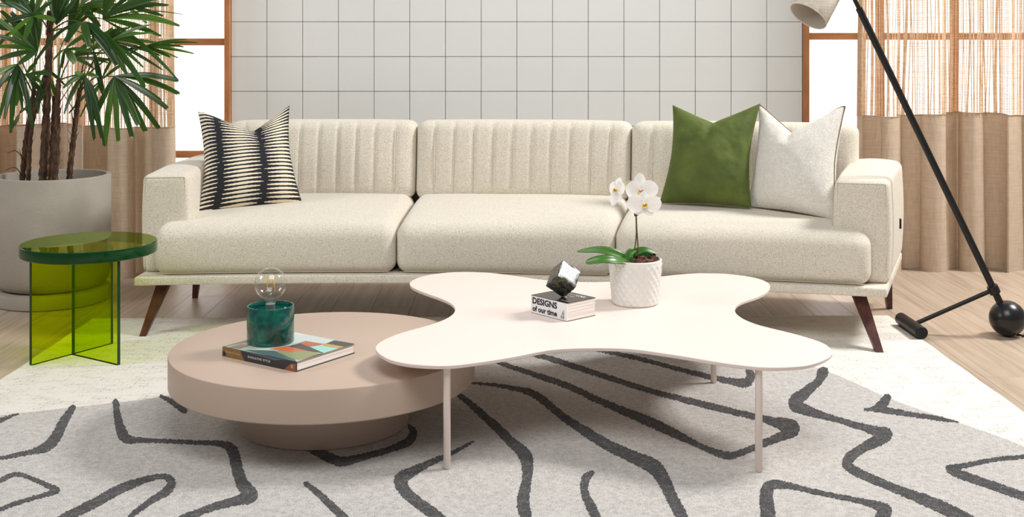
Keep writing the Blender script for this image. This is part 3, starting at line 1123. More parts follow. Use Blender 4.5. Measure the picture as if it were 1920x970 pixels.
bt = thing('freeform_coffee_table', 'blush white coffee table with a wavy four lobed top on slim legs', 'table', bc)
def offset_loop(loop, d):
    n = len(loop)
    o = []
    for i in range(n):
        t = loop[(i + 1) % n] - loop[(i - 1) % n]
        t = t / (np.hypot(*t) or 1)
        o.append(loop[i] + np.array((-t[1], t[0])) * d)
    return o
area = sum(outl[i][0] * outl[(i + 1) % len(outl)][1] - outl[(i + 1) % len(outl)][0] * outl[i][1] for i in range(len(outl)))
if area < 0:
    outl = outl[::-1]
n = len(outl)
V, F = [], []
for z, d in ((BZ - 0.012, 0.004), (BZ - 0.010, 0.001), (BZ - 0.0015, 0.0), (BZ, 0.0015)):
    for p in offset_loop(outl, d):
        V.append((p[0], p[1], z))
for j in range(3):
    for i in range(n):
        k = (i + 1) % n
        F.append((j * n + i, j * n + k, (j + 1) * n + k, (j + 1) * n + i))
F.append(tuple(range(n - 1, -1, -1)))
F.append(tuple(3 * n + i for i in range(n)))
mesh('tabletop', V, F, M['blush'], bt, auto=35)
for (lx, ly) in ((-0.192, 3.463), (0.7235, 3.44), (0.747, 4.345), (-0.16, 4.40)):
    v, f = lathe([(0.0, 0.0008), (0.0100, 0.0008), (0.0108, 0.0018), (0.0108, BZ - 0.0115), (0, BZ - 0.0115)], (lx, ly, 0), 24)
    mesh('leg', v, f, M['blush'], bt, auto=40)

# ================================================================== GREEN GLASS SIDE TABLE
GC = Vector((-1.720, 4.775, LZ))
gt = thing('glass_side_table', 'round lime green glass side table on crossed glass panels', 'side table', GC)
ZB, ZTT = 0.405, 0.450
n = 96
prof = [(0.0, ZB), (0.262, ZB), (0.2655, ZB + 0.003), (0.266, ZB + 0.008), (0.266, ZTT - 0.008), (0.2655, ZTT - 0.003), (0.262, ZTT), (0.0, ZTT)]
v, f = lathe(prof, (GC.x, GC.y, 0), n)
fm = [0] * n + [1] * (5 * n) + [0] * n
mesh('glass_top', v, f, [M['limetop'], M['limeedge']], gt, auto=35, fmats=fm)
def glass_panel(A, B):
    d = (B - A).normalized()
    w = Vector((-d.y, d.x, 0)) * 0.0072
    V = []
    for z in (LZ, ZB):
        for p in (A - w, B - w, B + w, A + w):
            V.append((p.x, p.y, z))
    F = [(0, 3, 2, 1), (4, 5, 6, 7), (0, 1, 5, 4), (1, 2, 6, 5), (2, 3, 7, 6), (3, 0, 4, 7)]
    mesh('glass_panel', V, F, [M['lime'], M['limeedge']], gt, smooth=False, fmats=[1, 1, 0, 1, 0, 1])
gA, gC_, gD = Vector((-1.889, 4.605, 0)), Vector((-1.790, 4.772, 0)), Vector((-1.686, 4.945, 0))
gB = Vector((-1.545, 4.610, 0))
glass_panel(gA, gD)
glass_panel(gC_ + (gB - gC_).normalized() * 0.009, gB)

# ================================================================== PLANTER AND PALM
PC = Vector((-2.28, 5.82, FZ))
pot = thing('planter', 'large round concrete planter standing on a concrete saucer by the curtain', 'planter', PC)
R = 0.277
prof = [(0.0, 0.075), (0.225, 0.075), (0.250, 0.085), (0.266, 0.110), (0.274, 0.15), (R, 0.22), (R, 0.617), (R - 0.004, 0.622), (R - 0.022, 0.622), (R - 0.026, 0.617), (R - 0.028, 0.50), (0.0, 0.50)]
v, f = lathe(prof, PC, 96)
mesh('pot_body', v, f, M['concrete'], pot, auto=50)
prof = [(0.0, 0.0), (0.262, 0.0), (0.270, 0.006), (0.272, 0.060), (0.268, 0.066), (0.255, 0.066), (0.245, 0.072), (0.0, 0.076)]
v, f = lathe(prof, PC, 96)
mesh('saucer', v, f, M['concrete'], pot, auto=50)
rr = random.Random(9)
prof = [(0.0, 0.535), (0.1, 0.533), (0.2, 0.528), (R - 0.029, 0.52), (R - 0.029, 0.50)]
v, f = lathe(prof, PC, 48, disp=lambda a, z, j: 0)
v = [(p[0], p[1], p[2] + rr.uniform(-0.006, 0.006)) for p in v]
mesh('soil', v, f, M['soil'], pot)

palm = thing('lady_palm', 'tall lady palm with brown fibrous canes and dark green fan leaves in the planter', 'plant', (PC.x, PC.y, 0.50))
CANES = [  # (pixel column, row, depth) along the cane, radius
 ([(41, 348, 5.84), (45, 300, 5.84), (50, 255, 5.85), (58, 205, 5.86), (64, 165, 5.87)], 0.0135),
 ([(53, 348, 5.76), (54, 310, 5.76), (57, 260, 5.77), (64, 215, 5.78), (72, 170, 5.8)], 0.0115),
 ([(80, 348, 5.74), (83, 290, 5.74), (87, 215, 5.75), (90, 140, 5.76), (93, 70, 5.78), (94, 20, 5.8)], 0.0195),
 ([(93, 348, 5.82), (97, 290, 5.83), (100, 230, 5.84), (102, 180, 5.85)], 0.012),
 ([(101, 348, 5.72), (104, 300, 5.72), (107, 240, 5.72), (108, 190, 5.73), (110, 150, 5.74)], 0.0165),
 ([(130, 346, 5.80), (132, 310, 5.80), (138, 260, 5.80), (143, 215, 5.80), (150, 165, 5.81)], 0.0145),
]
cane_tops = []
for pts, r in CANES:
    P = [at(*p) for p in pts]
    Q = catmull([tuple(p) for p in P], 9)
    rad = []
    for i in range(len(Q)):
        k = i / (len(Q) - 1)
        rad.append(r * (1.08 - 0.30 * k) * (1 + 0.14 * math.sin(i * 2.1 + r * 900) + rr.uniform(-0.07, 0.07)))
    v, f = tube([tuple(q) for q in Q], rad, 12)
    c = mesh('cane', v, f, M['trunk'], palm)
    cane_tops.append(P)
    # torn leaf-sheath fibres: short flat strips peeling off the cane
    for _ in range(9):
        i = rr.randrange(2, len(Q) - 2)
        a = rr.uniform(0, 6.28)
        p = Vector(Q[i])
        d = Vector((math.cos(a), math.sin(a), 0))
        tng = Vector((-d.y, d.x, 0))
        L = rr.uniform(0.03, 0.07)
        p0 = p + d * rad[i] * 0.8
        w = rr.uniform(0.003, 0.006)
        pts2 = [p0, p0 + d * 0.006 + Vector((0, 0, L * 0.5)), p0 + d * rr.uniform(0.010, 0.022) + Vector((0, 0, L))]
        V = []
        for k, q in enumerate(pts2):
            ww = w * (1 - 0.42 * k)
            V += [q - tng * ww, q + tng * ww, q + tng * ww + d * 0.0012, q - tng * ww + d * 0.0012]
        F = [(0, 1, 2, 3), (11, 10, 9, 8)]
        for k in range(2):
            for m_ in range(4):
                F.append((4 * k + m_, 4 * k + 4 + m_, 4 * k + 4 + (m_ + 1) % 4, 4 * k + (m_ + 1) % 4))
        mesh('sheath_fibre', V, F, M['trunk'], c, smooth=False)

def leaflet(hub, tip, W, nrm, sag, parent, blunt=0.5):
    hub, tip = Vector(hub), Vector(tip)
    L = (tip - hub).length
    d = (tip - hub).normalized()
    mid = (hub + tip) / 2 + Vector((0, 0, 1)) * sag * L + nrm * 0.03 * L
    n = 14
    V, F, U = [], [], []
    for i in range(n + 1):
        t = i / n
        p = hub * (1 - t) ** 2 + mid * 2 * t * (1 - t) + tip * t * t
        tg = ((mid - hub) * 2 * (1 - t) + (tip - mid) * 2 * t).normalized()
        side = tg.cross(nrm)
        if side.length < 1e-4:
            side = tg.cross(Vector((0, 0, 1)))
        side.normalize()
        up = side.cross(tg).normalized()
        w = W * 0.76 * (0.14 + 0.86 * math.sin(math.pi / 2 * min(1, t / 0.55)) ** 0.9)
        if t > 0.55:
            w *= 1 - (1 - blunt) * ((t - 0.55) / 0.45) ** 1.4
        fold = 0.30 * w
        for s_, h in ((-1, 0), (-0.5, 0.55 * fold), (0, -fold * 0.5), (0.5, 0.55 * fold), (1, 0)):
            jag = (rr.uniform(-0.03, 0.012) * L if i == n else 0)
            V.append(p + side * w * s_ + up * h + tg * jag)
            U.append((s_ * 0.5 + 0.5, t))
    for i in range(n):
        for k in range(4):
            F.append((5 * i + k, 5 * i + k + 1, 5 * i + k + 6, 5 * i + k + 5))
    return mesh('leaflet', V, F, M['leaf'], parent, uvs=U)

def frond(base, hub, tips, W=0.021, nrm=(0.1, -0.85, 0.5), sag=0.10, blunt=0.5):
    hub, base = at(*hub), at(*base)
    nrm = Vector(nrm).normalized()
    mid = (hub + base) / 2 + Vector((0, 0, 0.03)) + Vector((rr.uniform(-.02, .02), rr.uniform(-.02, .02), 0))
    Q = catmull([tuple(base), tuple(mid), tuple(hub)], 7)
    v, f = tube([tuple(q) for q in Q], [0.0042 - 0.0016 * i / (len(Q) - 1) for i in range(len(Q))], 7)
    st = mesh('frond', v, f, M['petiole'], palm)
    for tp in tips:
        tip = at(tp[0], tp[1], tp[2] if len(tp) > 2 and tp[2] else hub.y + rr.uniform(-0.12, 0.06))
        w = tp[3] if len(tp) > 3 else W * rr.uniform(0.8, 1.15)
        nn = (nrm + Vector((rr.uniform(-.25, .25), rr.uniform(-.2, .2), rr.uniform(-.25, .25)))).normalized()
        leaflet(hub, tip, w, nn, sag * rr.uniform(0.6, 1.3), st, blunt)

N0 = None
# big fan hanging to the right
frond((150, 172, 5.80), (214, 143, 5.70), [(196, 274), (222, 266), (248, 258), (274, 249), (298, 241), (301, 189), (316, 205), (337, 177), (334, 151), (260, 235), (176, 225)], 0.020, (0.0, -0.95, 0.3), 0.10, 0.7)
# fan arching over the middle
frond((94, 60, 5.78), (153, 42, 5.62), [(62, 123), (124, 80, 5.5, 0.024), (168, 88, 5.5, 0.026), (222, 124, 5.48, 0.034), (207, 92), (238, 140), (272, 165)], 0.020, (0.0, -0.8, 0.6), 0.20, 0.55)
# fan sweeping to the upper right
frond((94, 40, 5.8), (193, 36, 5.75), [(306, -4, 5.6, 0.034), (290, 12), (262, -20), (235, -30), (338, 49), (302, 68), (210, -40), (335, 152, 5.66, 0.016), (345, 28, 5.7, 0.008)], 0.022, (0.1, -0.8, 0.6), 0.10, 0.3)
# small fan reaching past the curtain edge
frond((152, 150, 5.81), (270, 87, 5.75), [(371, 80), (365, 101), (350, 74), (335, 109), (332, 93), (345, 88), (320, 108), (228, 97), (232, 108)], 0.012, (0.05, -0.75, 0.65), 0.05, 0.35)
# fan in front of the right cane
frond((150, 175, 5.81), (157, 141, 5.68), [(118, 166), (120, 214), (176, 264), (190, 262), (196, 274), (187, 205), (140, 138), (185, 145), (178, 262)], 0.017, (0.1, -0.9, 0.4), 0.18, 0.3)
# left cluster
frond((64, 172, 5.87), (71, 95, 5.74), [(-10, 32), (-8, 66), (-12, 88), (20, 22), (48, -4, 5.7, 0.026), (58, 8, 5.7, 0.024), (75, 12), (-6, 112), (35, 120), (2, 20)], 0.022, (0.2, -0.85, 0.5), 0.06, 0.5)
frond((64, 180, 5.87), (33, 120, 5.66), [(-4, 232), (20, 250), (42, 205), (61, 238), (-14, 185), (-20, 150), (8, 225), (24, 160), (50, 190)], 0.018, (0.1, -0.9, 0.4), 0.16, 0.4)
frond((58, 215, 5.86), (36, 214, 5.72), [(94, 172), (60, 196), (18, 250), (28, 236)], 0.013, (0.1, -0.9, 0.4), 0.05, 0.3)
# upright young fans
frond((93, 60, 5.78), (106, 46, 5.70), [(100, -30), (112, -34), (124, -22), (136, -18), (88, -26), (146, -6)], 0.019, (0.1, -0.98, 0.1), 0.0, 0.4)
frond((64, 165, 5.87), (60, 62, 5.9), [(45, -20), (62, -30), (78, -24), (30, -10), (88, 2)], 0.018, (0.0, -0.98, 0.2), 0.0, 0.4)
frond((110, 150, 5.74), (128, 62, 5.84), [(150, -14), (168, -20), (182, -8), (160, 10), (186, 12), (140, -24)], 0.016, (0.0, -0.95, 0.3), 0.02, 0.4)
frond((94, 40, 5.80), (26, 14, 5.70), [(-10, -14), (10, -20), (34, -22), (48, -14), (-14, 8), (56, 4)], 0.018, (0.1, -0.85, 0.5), 0.03, 0.4)
frond((64, 170, 5.87), (22, 58, 5.95), [(-16, 34), (-10, 50), (4, 30), (38, 34), (46, 60), (40, 92), (-6, 90)], 0.020, (0.1, -0.7, 0.7), 0.05, 0.4)
# inner leaves among the canes
frond((110, 150, 5.74), (122, 92, 5.72), [(142, 118, 5.66, 0.026), (160, 66), (178, 58), (172, 96), (115, 128), (100, 112)], 0.014, (0.0, -0.9, 0.4), 0.08, 0.7)
frond((102, 180, 5.85), (132, 108, 5.90), [(180, 92), (196, 100), (186, 70), (204, 118), (176, 128), (232, 118)], 0.013, (0.0, -0.9, 0.4), 0.08, 0.4)
frond((72, 172, 5.80), (86, 128, 5.86), [(70, 215), (78, 190), (60, 160), (110, 196), (122, 160)], 0.014, (0.0, -0.95, 0.3), 0.08, 0.4)
frond((110, 150, 5.74), (190, 150, 5.88), [(150, 220), (128, 214), (178, 178), (214, 104), (236, 116), (192, 178)], 0.012, (0.0, -0.9, 0.4), 0.05, 0.4)
frond((150, 165, 5.81), (175, 92, 5.86), [(188, 170), (196, 178), (240, 88), (238, 60), (212, 52), (176, 40), (150, 66)], 0.014, (0.0, -0.9, 0.4), 0.08, 0.4)
# crown leaves filling the top
frond((94, 30, 5.80), (150, 12, 5.88), [(196, -30), (216, 2), (206, 30), (176, -34), (232, 16), (120, -20), (98, 34), (188, 52)], 0.020, (0.0, -0.9, 0.4), 0.08, 0.5)
frond((93, 60, 5.78), (176, 70, 5.92), [(244, 52), (262, 62), (268, 84), (236, 104), (208, 112), (250, 72), (150, 102)], 0.015, (0.0, -0.9, 0.4), 0.06, 0.4)
frond((93, 60, 5.78), (62, 30, 5.66), [(10, 2), (26, -16), (2, 44), (18, 66), (98, 4), (104, 38), (46, 74), (84, -14)], 0.020, (0.1, -0.85, 0.5), 0.06, 0.5)
frond((64, 165, 5.87), (48, 140, 5.78), [(-6, 130), (-12, 160), (8, 188), (30, 198), (80, 158), (88, 186), (70, 116), (96, 140)], 0.017, (0.1, -0.9, 0.4), 0.12, 0.4)
frond((150, 165, 5.81), (206, 76, 5.70), [(290, 62), (304, 82), (300, 104), (270, 128), (240, 142), (284, 46), (160, 96), (306, 132)], 0.013, (0.0, -0.85, 0.5), 0.06, 0.35)
frond((94, 30, 5.80), (236, 12, 5.84), [(300, -24), (316, 10), (306, 30), (276, 44), (262, -30), (190, 8)], 0.016, (0.0, -0.9, 0.4), 0.05, 0.4)
# bare old stalks and dead sheaths
for pts in ([(64, 230, 5.80), (50, 205, 5.76), (36, 160, 5.72)], [(143, 215, 5.80), (128, 190, 5.78), (114, 170, 5.76)], [(45, 300, 5.83), (30, 283, 5.78), (14, 288, 5.76)], [(42, 330, 5.83), (28, 314, 5.78), (10, 320, 5.76)], [(150, 180, 5.8), (160, 130, 5.76), (168, 90, 5.72)], [(107, 200, 5.72), (140, 150, 5.72), (172, 118, 5.72)]):
    Q = catmull([tuple(at(*p)) for p in pts], 7)
    v, f = tube([tuple(q) for q in Q], [0.0026 - 0.0012 * i / (len(Q) - 1) for i in range(len(Q))], 6)
    mesh('old_stalk', v, f, M['trunk'], palm)

# ================================================================== FLOOR LAMP
LY = 5.10
ball_c = Vector(((1889 - CX) * LY / FPX, LY, FZ + 0.0765))
lamp = thing('floor_lamp', 'black counterweight floor lamp with a leaning pole and oatmeal linen shade', 'lamp', (ball_c.x, ball_c.y, FZ))
ns_, nr = 48, 28
V, F = lathe([(0.0765 * math.sin(math.pi * i / nr), -0.0765 * math.cos(math.pi * i / nr)) for i in range(nr + 1)], ball_c, ns_)
mesh('counterweight_ball', V, F, M['blackball'], lamp)
top = at(1603, 0, LY)
pd = (top - ball_c).normalized()
pole_end = ball_c + pd * ((top - ball_c).length + 0.15)
joint = ball_c + pd * ((top - ball_c).length - 0.038)
v, f = tube([ball_c + pd * 0.06, joint], 0.0150, 20)
mesh('pole', v, f, M['black'], lamp, auto=40)
v, f = tube([joint - pd * 0.01, pole_end], 0.0098, 18)
mesh('upper_pole', v, f, M['black'], lamp, auto=40)
col_c = at(1863.5, 543, LY)
col_c = ball_c + pd * (col_c - ball_c).dot(pd)
v, f = tube([col_c - pd * 0.019, col_c - pd * 0.017, col_c + pd * 0.017, col_c + pd * 0.019], [0.021, 0.0235, 0.0235, 0.021], 24)
mesh('collar', v, f, M['black'], lamp, auto=40)
fa, fb = onz(1689, 612, FZ), onz(1730, 638, LZ)
fa = Vector((fa.x, fa.y, LZ + 0.0275))
fb = Vector((fb.x, fb.y + 0.01, LZ + 0.0275))
fd = (fb - fa).normalized()
v, f = tube([fa, fa + fd * 0.003, fb - fd * 0.003, fb], [0.0245, 0.0275, 0.0275, 0.0245], 32)
mesh('foot_bar', v, f, M['black'], lamp, auto=40)
fm_ = fa + (fb - fa) * 0.5
v, f = tube([fm_, col_c], 0.0095, 16)
mesh('strut', v, f, M['black'], lamp, auto=40)
v, f = tube([ball_c + Vector((0.03, -0.02, -0.066)), ball_c + Vector((0.055, -0.03, -0.068)), ball_c + Vector((0.09, 0.02, -0.070)), ball_c + Vector((0.3, 0.15, -0.0705)), ball_c + Vector((0.8, 0.9, -0.0705))], 0.005, 8)
mesh('power_cord', v, f, M['black'], lamp)
# shade: a tapered open drum
sc_ = at(1515, 31, LY)
ax_ = Vector((0.58, 0.28, 0.765)).normalized()
Rm = ax_.to_track_quat('Z', 'Y').to_matrix()
def cone(profile, n=64):
    v, f = lathe(profile, (0, 0, 0), n)
    return [sc_ + Rm @ Vector(p) for p in v], f
v, f = cone([(0.0850, 0.004), (0.0865, 0.0), (0.0880, 0.002), (0.0705, 0.185), (0.0690, 0.187), (0.0675, 0.185), (0.0850, 0.004)])
sh = mesh('lamp_shade', v, f, M['shade'], lamp, auto=50)
v, f = cone([(0.0848, 0.004), (0.0672, 0.186), (0.0, 0.186)])
mesh('shade_lining', v, f, M['shade_in'], sh, auto=50)
v, f = tube([sc_ + ax_ * 0.10, sc_ + ax_ * 0.20], [0.017, 0.017], 18)
mesh('lamp_holder', v, f, M['black'], lamp, auto=40)
hp = sc_ + ax_ * 0.20
near = ball_c + pd * (hp - ball_c).dot(pd)
v, f = tube([hp, near], 0.009, 12)
mesh('swivel_arm', v, f, M['black'], lamp, auto=40)

# ================================================================== BOOKS
def text_mesh(body, size, bold=0.0, align='LEFT', spacing=1.0, line=1.0):
    cu = bpy.data.curves.new('t', 'FONT')
    cu.body = body
    cu.size = size
    cu.offset = bold
    cu.align_x = align
    cu.space_character = spacing
    cu.space_line = line
    cu.extrude = 0.0
    cu.resolution_u = 3
    o = bpy.data.objects.new('t', cu)
    COL.objects.link(o)
    bpy.context.view_layer.update()
    me = bpy.data.meshes.new_from_object(o.evaluated_get(bpy.context.evaluated_depsgraph_get()))
    bpy.data.objects.remove(o)
    V = [tuple(q.co) for q in me.vertices]
    F = [tuple(p.vertices) for p in me.polygons]
    bpy.data.meshes.remove(me)
    bpy.data.curves.remove(cu)
    return V, F

def fit_text(V, w, h):
    a = np.array(V)
    lo, hi = a.min(0), a.max(0)
    a = (a - lo)
    a[:, 0] *= w / (hi[0] - lo[0])
    a[:, 1] *= h / (hi[1] - lo[1])
    return a

class Book:
    """local frame: P2 = front corner, e = along the spine towards P1, w = across the cover, z up"""
    def __init__(s, P1, P2, P3, z0, h):
        s.P2 = Vector((P2.x, P2.y, z0))
        d = Vector((P1.x - P2.x, P1.y - P2.y, 0))
        q = Vector((P3.x - P2.x, P3.y - P2.y, 0))
        s.L, s.h = d.length, h
        s.e = d.normalized()
        w = Vector((-s.e.y, s.e.x, 0))
        if w.dot(q) < 0: w = -w
        s.w, s.W = w, q.dot(w)
    def pt(s, a, b, z):
        return s.P2 + s.e * a + s.w * b + Vector((0, 0, z))
    def box(s, a0, a1, b0, b1, z0, z1):
        v, f = box_vf((a0, b0, z0), (a1, b1, z1))
        v = [s.pt(*p) for p in v]
        # keep faces pointing outwards whichever hand the frame has
        if s.e.cross(s.w).z < 0:
            f = [q[::-1] for q in f]
        return v, f

BK = Book(onz(996, 586.7, BZ), onz(1063.5, 603.8, BZ), onz(1120, 593, BZ), BZ, 0.063)
bk = thing('book', 'thick white book lettered DESIGNS with black covers lying on the blush table', 'book', BK.pt(BK.L / 2, BK.W / 2, 0))
v, f = BK.box(0.0015, BK.L - 0.0015, 0.001, BK.W - 0.002, 0.0018, BK.h - 0.0018)
pg = mesh('page_block', v, f, M['paper'], bk, smooth=False)
for zz in (0.013, 0.0215, 0.030, 0.041, 0.0505):
    v, f = BK.box(0.0011, BK.L - 0.0011, 0.003, BK.W - 0.0016, zz, zz + 0.0005)
    mesh('page_gap', v, f, plain('page_shadow_line', srgb(190, 178, 170), 0.8) if 'page_shadow_line' not in bpy.data.materials else bpy.data.materials['page_shadow_line'], pg, smooth=False)
v, f = BK.box(0, BK.L, 0, BK.W, 0, 0.0018)
mesh('back_cover', v, f, M['jacketblack'], bk, smooth=False)
v, f = BK.box(0, BK.L, 0, BK.W, BK.h - 0.0018, BK.h)
cv = mesh('front_cover', v, f, M['jacketblack'], bk, smooth=False)
v, f = BK.box(0, BK.L, -0.0008, 0.0012, 0.0019, BK.h - 0.0019)
sp = mesh('spine', v, f, M['jacketwhite'], bk, smooth=False)
def on_spine(bkk, body, a_left, z0, w, h, mat, parent, name='lettering', bold=0.0, out=0.0012, spacing=1.0, rot=False, line=1.0):
    V, F = text_mesh(body, 1.0, bold, 'LEFT', spacing, line)
    if rot:
        V = [(-p[1], p[0], 0) for p in V]
    a = fit_text(V, w, h)
    # spine is read from the front: a runs from the far end (left) to the front corner (right)
    vv = [bkk.pt(a_left - p[0], -out, z0 + p[1]) for p in a]
    mesh(name, vv, F, mat, parent, smooth=False)
Ls = BK.L
on_spine(BK, 'DESIGNS', Ls - 0.008, 0.0345, 0.124, 0.0225, M['ink'], sp, bold=0.04)
on_spine(BK, 'of our time', Ls - 0.008, 0.0085, 0.124, 0.0195, M['ink'], sp, bold=0.04)
on_spine(BK, 'the\nDesign\nMuseum', Ls - 0.149, 0.007, 0.018, 0.030, M['ink'], sp, rot=True, line=0.8, bold=0.01)
def on_cover(bkk, body, a0, b0, w, h, mat, parent, bold=0.0, spacing=1.0, line=0.9):
    """text lies on the cover, its baseline parallel to the spine"""
    V, F = text_mesh(body, 1.0, bold, 'LEFT', spacing, line)
    a = fit_text(V, w, h)
    vv = [bkk.pt(a0 - p[0], b0 + p[1], bkk.h + 0.0005) for p in a]
    mesh('cover_lettering', vv, F, mat, parent, smooth=False)
on_cover(BK, 'DESIGNS\nof our\ntime', 0.108, 0.058, 0.085, 0.060, M['inkwhite'], cv, 0.02)
on_cover(BK, 'Design Museum', 0.052, 0.016, 0.046, 0.007, M['inkwhite'], cv, 0.01)

EB = Book(onz(418.5, 668, 0.253), onz(556.3, 698, 0.253), onz(667.5, 663.5, 0.253), 0.253, 0.031)
eb = thing('book', 'art book with a painted geometric cover under the green bulb lamp', 'book', EB.pt(EB.L / 2, EB.W / 2, 0))
v, f = EB.box(0.003, EB.L - 0.003, 0.002, EB.W - 0.004, 0.0028, EB.h - 0.0028)
mesh('page_block', v, f, M['paper'], eb, smooth=False)
v, f = EB.box(0, EB.L, 0, EB.W, 0, 0.0028)
bcv = mesh('back_cover', v, f, paint(52, 48, 46), eb, smooth=False)
v, f = EB.box(0, EB.L, 0, EB.W, EB.h - 0.0028, EB.h)
ecv = mesh('front_cover', v, f, paint(150, 150, 128), eb, smooth=False)
v, f = EB.box(0, EB.L, -0.003, 0.002, 0.0, EB.h)
esp = mesh('spine', v, f, paint(48, 50, 52), eb, smooth=False)
# painted shapes printed on the cover, given as cover fractions (spine length from the front corner, width from the spine)
def shape_cover(pts, col, k=0):
    vv = [EB.pt(a * EB.L, b * EB.W, EB.h + 0.0003 + 0.0001 * k) for a, b in pts]
    n = len(vv)
    fz = tuple(range(n)) if EB.e.cross(EB.w).z > 0 else tuple(range(n - 1, -1, -1))
    mesh('printed_shape', vv, [fz], paint(*col), ecv, smooth=False)
def cover_uv(u, v_):
    p = onz(u, v_, 0.253 + EB.h) - EB.P2
    return (min(1, max(0, p.dot(EB.e) / EB.L)), min(1, max(0, p.dot(EB.w) / EB.W)))
SH = [
 ([(418, 652), (553, 624), (668, 646), (557, 680)], (190, 206, 192)),
 ([(553, 623), (668, 646), (628, 639), (607, 645), (572, 640), (545, 645), (520, 632)], (214, 224, 222)),
 ([(453, 656), (513, 658), (551, 672), (557, 680), (500, 668)], (86, 106, 108)),
 ([(513, 658), (580, 658), (600, 664), (560, 676), (545, 672)], (150, 152, 108)),
 ([(505, 655), (540, 649), (578, 658), (545, 660)], (206, 110, 70)),
 ([(541, 650), (562, 644), (600, 657), (612, 664), (578, 659)], (74, 70, 72)),
 ([(562, 644), (573, 640), (607, 646), (580, 651)], (196, 108, 74)),
 ([(580, 651), (608, 650), (638, 655), (612, 664)], (160, 216, 204)),
 ([(607, 646), (622, 643), (650, 651), (638, 655), (608, 650)], (196, 160, 92)),
 ([(612, 645), (627, 639), (668, 646), (650, 652)], (62, 66, 68)),
 ([(557, 680), (600, 664), (612, 664), (570, 676)], (84, 76, 66)),
 ([(430, 652), (452, 646), (470, 648), (450, 654)], (168, 130, 112)),
]
for k, (pts, col) in enumerate(SH):
    shape_cover([cover_uv(*p) for p in pts], col, k)
def shape_spine(pts, col, k=0):
    vv = [EB.pt(EB.L * (1 - a), -0.0032 - 0.0001 * k, EB.h * z) for a, z in pts]
    mesh('printed_shape', vv, [tuple(range(len(vv)))], paint(*col), esp, smooth=False)
shape_spine([(0.0, 0.0), (0.31, 0.0), (0.25, 1.0), (0.0, 1.0)], (148, 112, 56))
shape_spine([(0.0, 0.1), (0.05, 0.1), (0.05, 0.55), (0.0, 0.55)], (40, 38, 38), 1)
shape_spine([(0.26, 0.98), (0.72, 0.72), (0.86, 0.99), (0.27, 0.99)], (84, 104, 112), 1)
shape_spine([(0.84, 0.0), (1.0, 0.0), (1.0, 0.85), (0.93, 0.72)], (158, 92, 54), 1)
on_spine(EB, 'BERESTICK', EB.L * 0.955, 0.0145, 0.066, 0.0055, M['inkgold'], esp, out=0.0036, spacing=1.4)
on_spine(EB, 'EVOCATIVE STYLE', EB.L * 0.64, 0.0125, 0.098, 0.0068, M['inkwhite'], esp, out=0.0036, spacing=1.2, bold=0.01)
on_spine(EB, 'R', EB.L * 0.062, 0.009, 0.010, 0.011, M['inkgold'], esp, out=0.0036)
on_cover(EB, 'EVOCATIVE STYLE', EB.L * 0.20, EB.W * 0.80, 0.052, 0.005, M['inkwhite'], ecv, 0.01, 1.2)

# ------------------------------------------------------------------ bulb lamp on the art book
TL_ = Vector((-0.786, 3.82, 0.253 + EB.h))
tl = thing('bulb_lamp', 'emerald resin cylinder lamp with a bare clear globe bulb on the art book', 'lamp', TL_)
h = 0.1195
prof = [(0.0, 0.0), (0.072, 0.0), (0.0755, 0.003), (0.076, 0.007), (0.076, h - 0.004), (0.0745, h), (0.0715, h), (0.070, h - 0.003), (0.069, h - 0.016), (0.0, h - 0.018)]
v, f = lathe(prof, TL_, 80)
mesh('lamp_base', v, f, M['emerald'], tl, auto=50)
bcx = Vector((TL_.x, TL_.y, 0.474))
rb = 0.0520
prof = [(0.0175, h - 0.018 + TL_.z - bcx.z), (0.0175, -0.062), (0.0165, -0.058), (0.0165, -0.0505)]
for i in range(3, 33):
    a = math.pi * i / 32
    if rb * math.sin(a) < 0.0165 and a < 1.2:
        continue
    prof.append((max(rb * math.sin(a), 0.0), -rb * math.cos(a)))
v, f = lathe(prof, bcx, 56)
gb = mesh('glass_bulb', v, f, M['clear'], tl)
v, f = lathe([(0.0, h - 0.018 + TL_.z - bcx.z), (0.015, h - 0.018 + TL_.z - bcx.z), (0.015, -0.066), (0.0, -0.066)], bcx, 32)
mesh('bulb_socket', v, f, M['wire'], tl, auto=40)
v, f = tube([bcx + Vector((0, 0, -0.066)), bcx + Vector((0, 0, -0.045)), bcx + Vector((0, 0, -0.030))], [0.008, 0.0055, 0.003], 14)
mesh('glass_stem', v, f, M['clear'], gb)
for sx in (-1, 1):
    a = bcx + Vector((sx * 0.0135, 0, -0.022))
    b = bcx + Vector((sx * 0.0065, 0, 0.026))
    v, f = tube([a, b], 0.0021, 10)
    mesh('filament', v, f, M['filament'], gb)
    v, f = tube([bcx + Vector((sx * 0.002, 0, -0.040)), a + Vector((0, 0, -0.006)), a], 0.0007, 6)
    mesh('support_wire', v, f, M['wire'], gb)
    v, f = tube([b, bcx + Vector((0, 0, 0.031))], 0.0007, 6)
    mesh('support_wire', v, f, M['wire'], gb)

# ------------------------------------------------------------------ stone cube balanced on the white book
A = np.array([[34.8, 1.4, -24.7], [7.7, 33.4, 25.5], [-24.0, 26.6, -23.2]])
U_, s_, Vt = np.linalg.svd(A)
Rq = U_ @ Vt
Lc = 0.078
near = at(1045.7, 512.5, 4.02)
corners = {}
V = []
for i in range(2):
    for j in range(2):
        for k in range(2):
            V.append(near + Vector(Rq[0] * i + Rq[1] * j + Rq[2] * k) * Lc)
zmin = min(p.z for p in V)
shift = Vector((0, 0, BZ + BK.h - zmin - 0.006))
lov = min(V, key=lambda p: p.z)
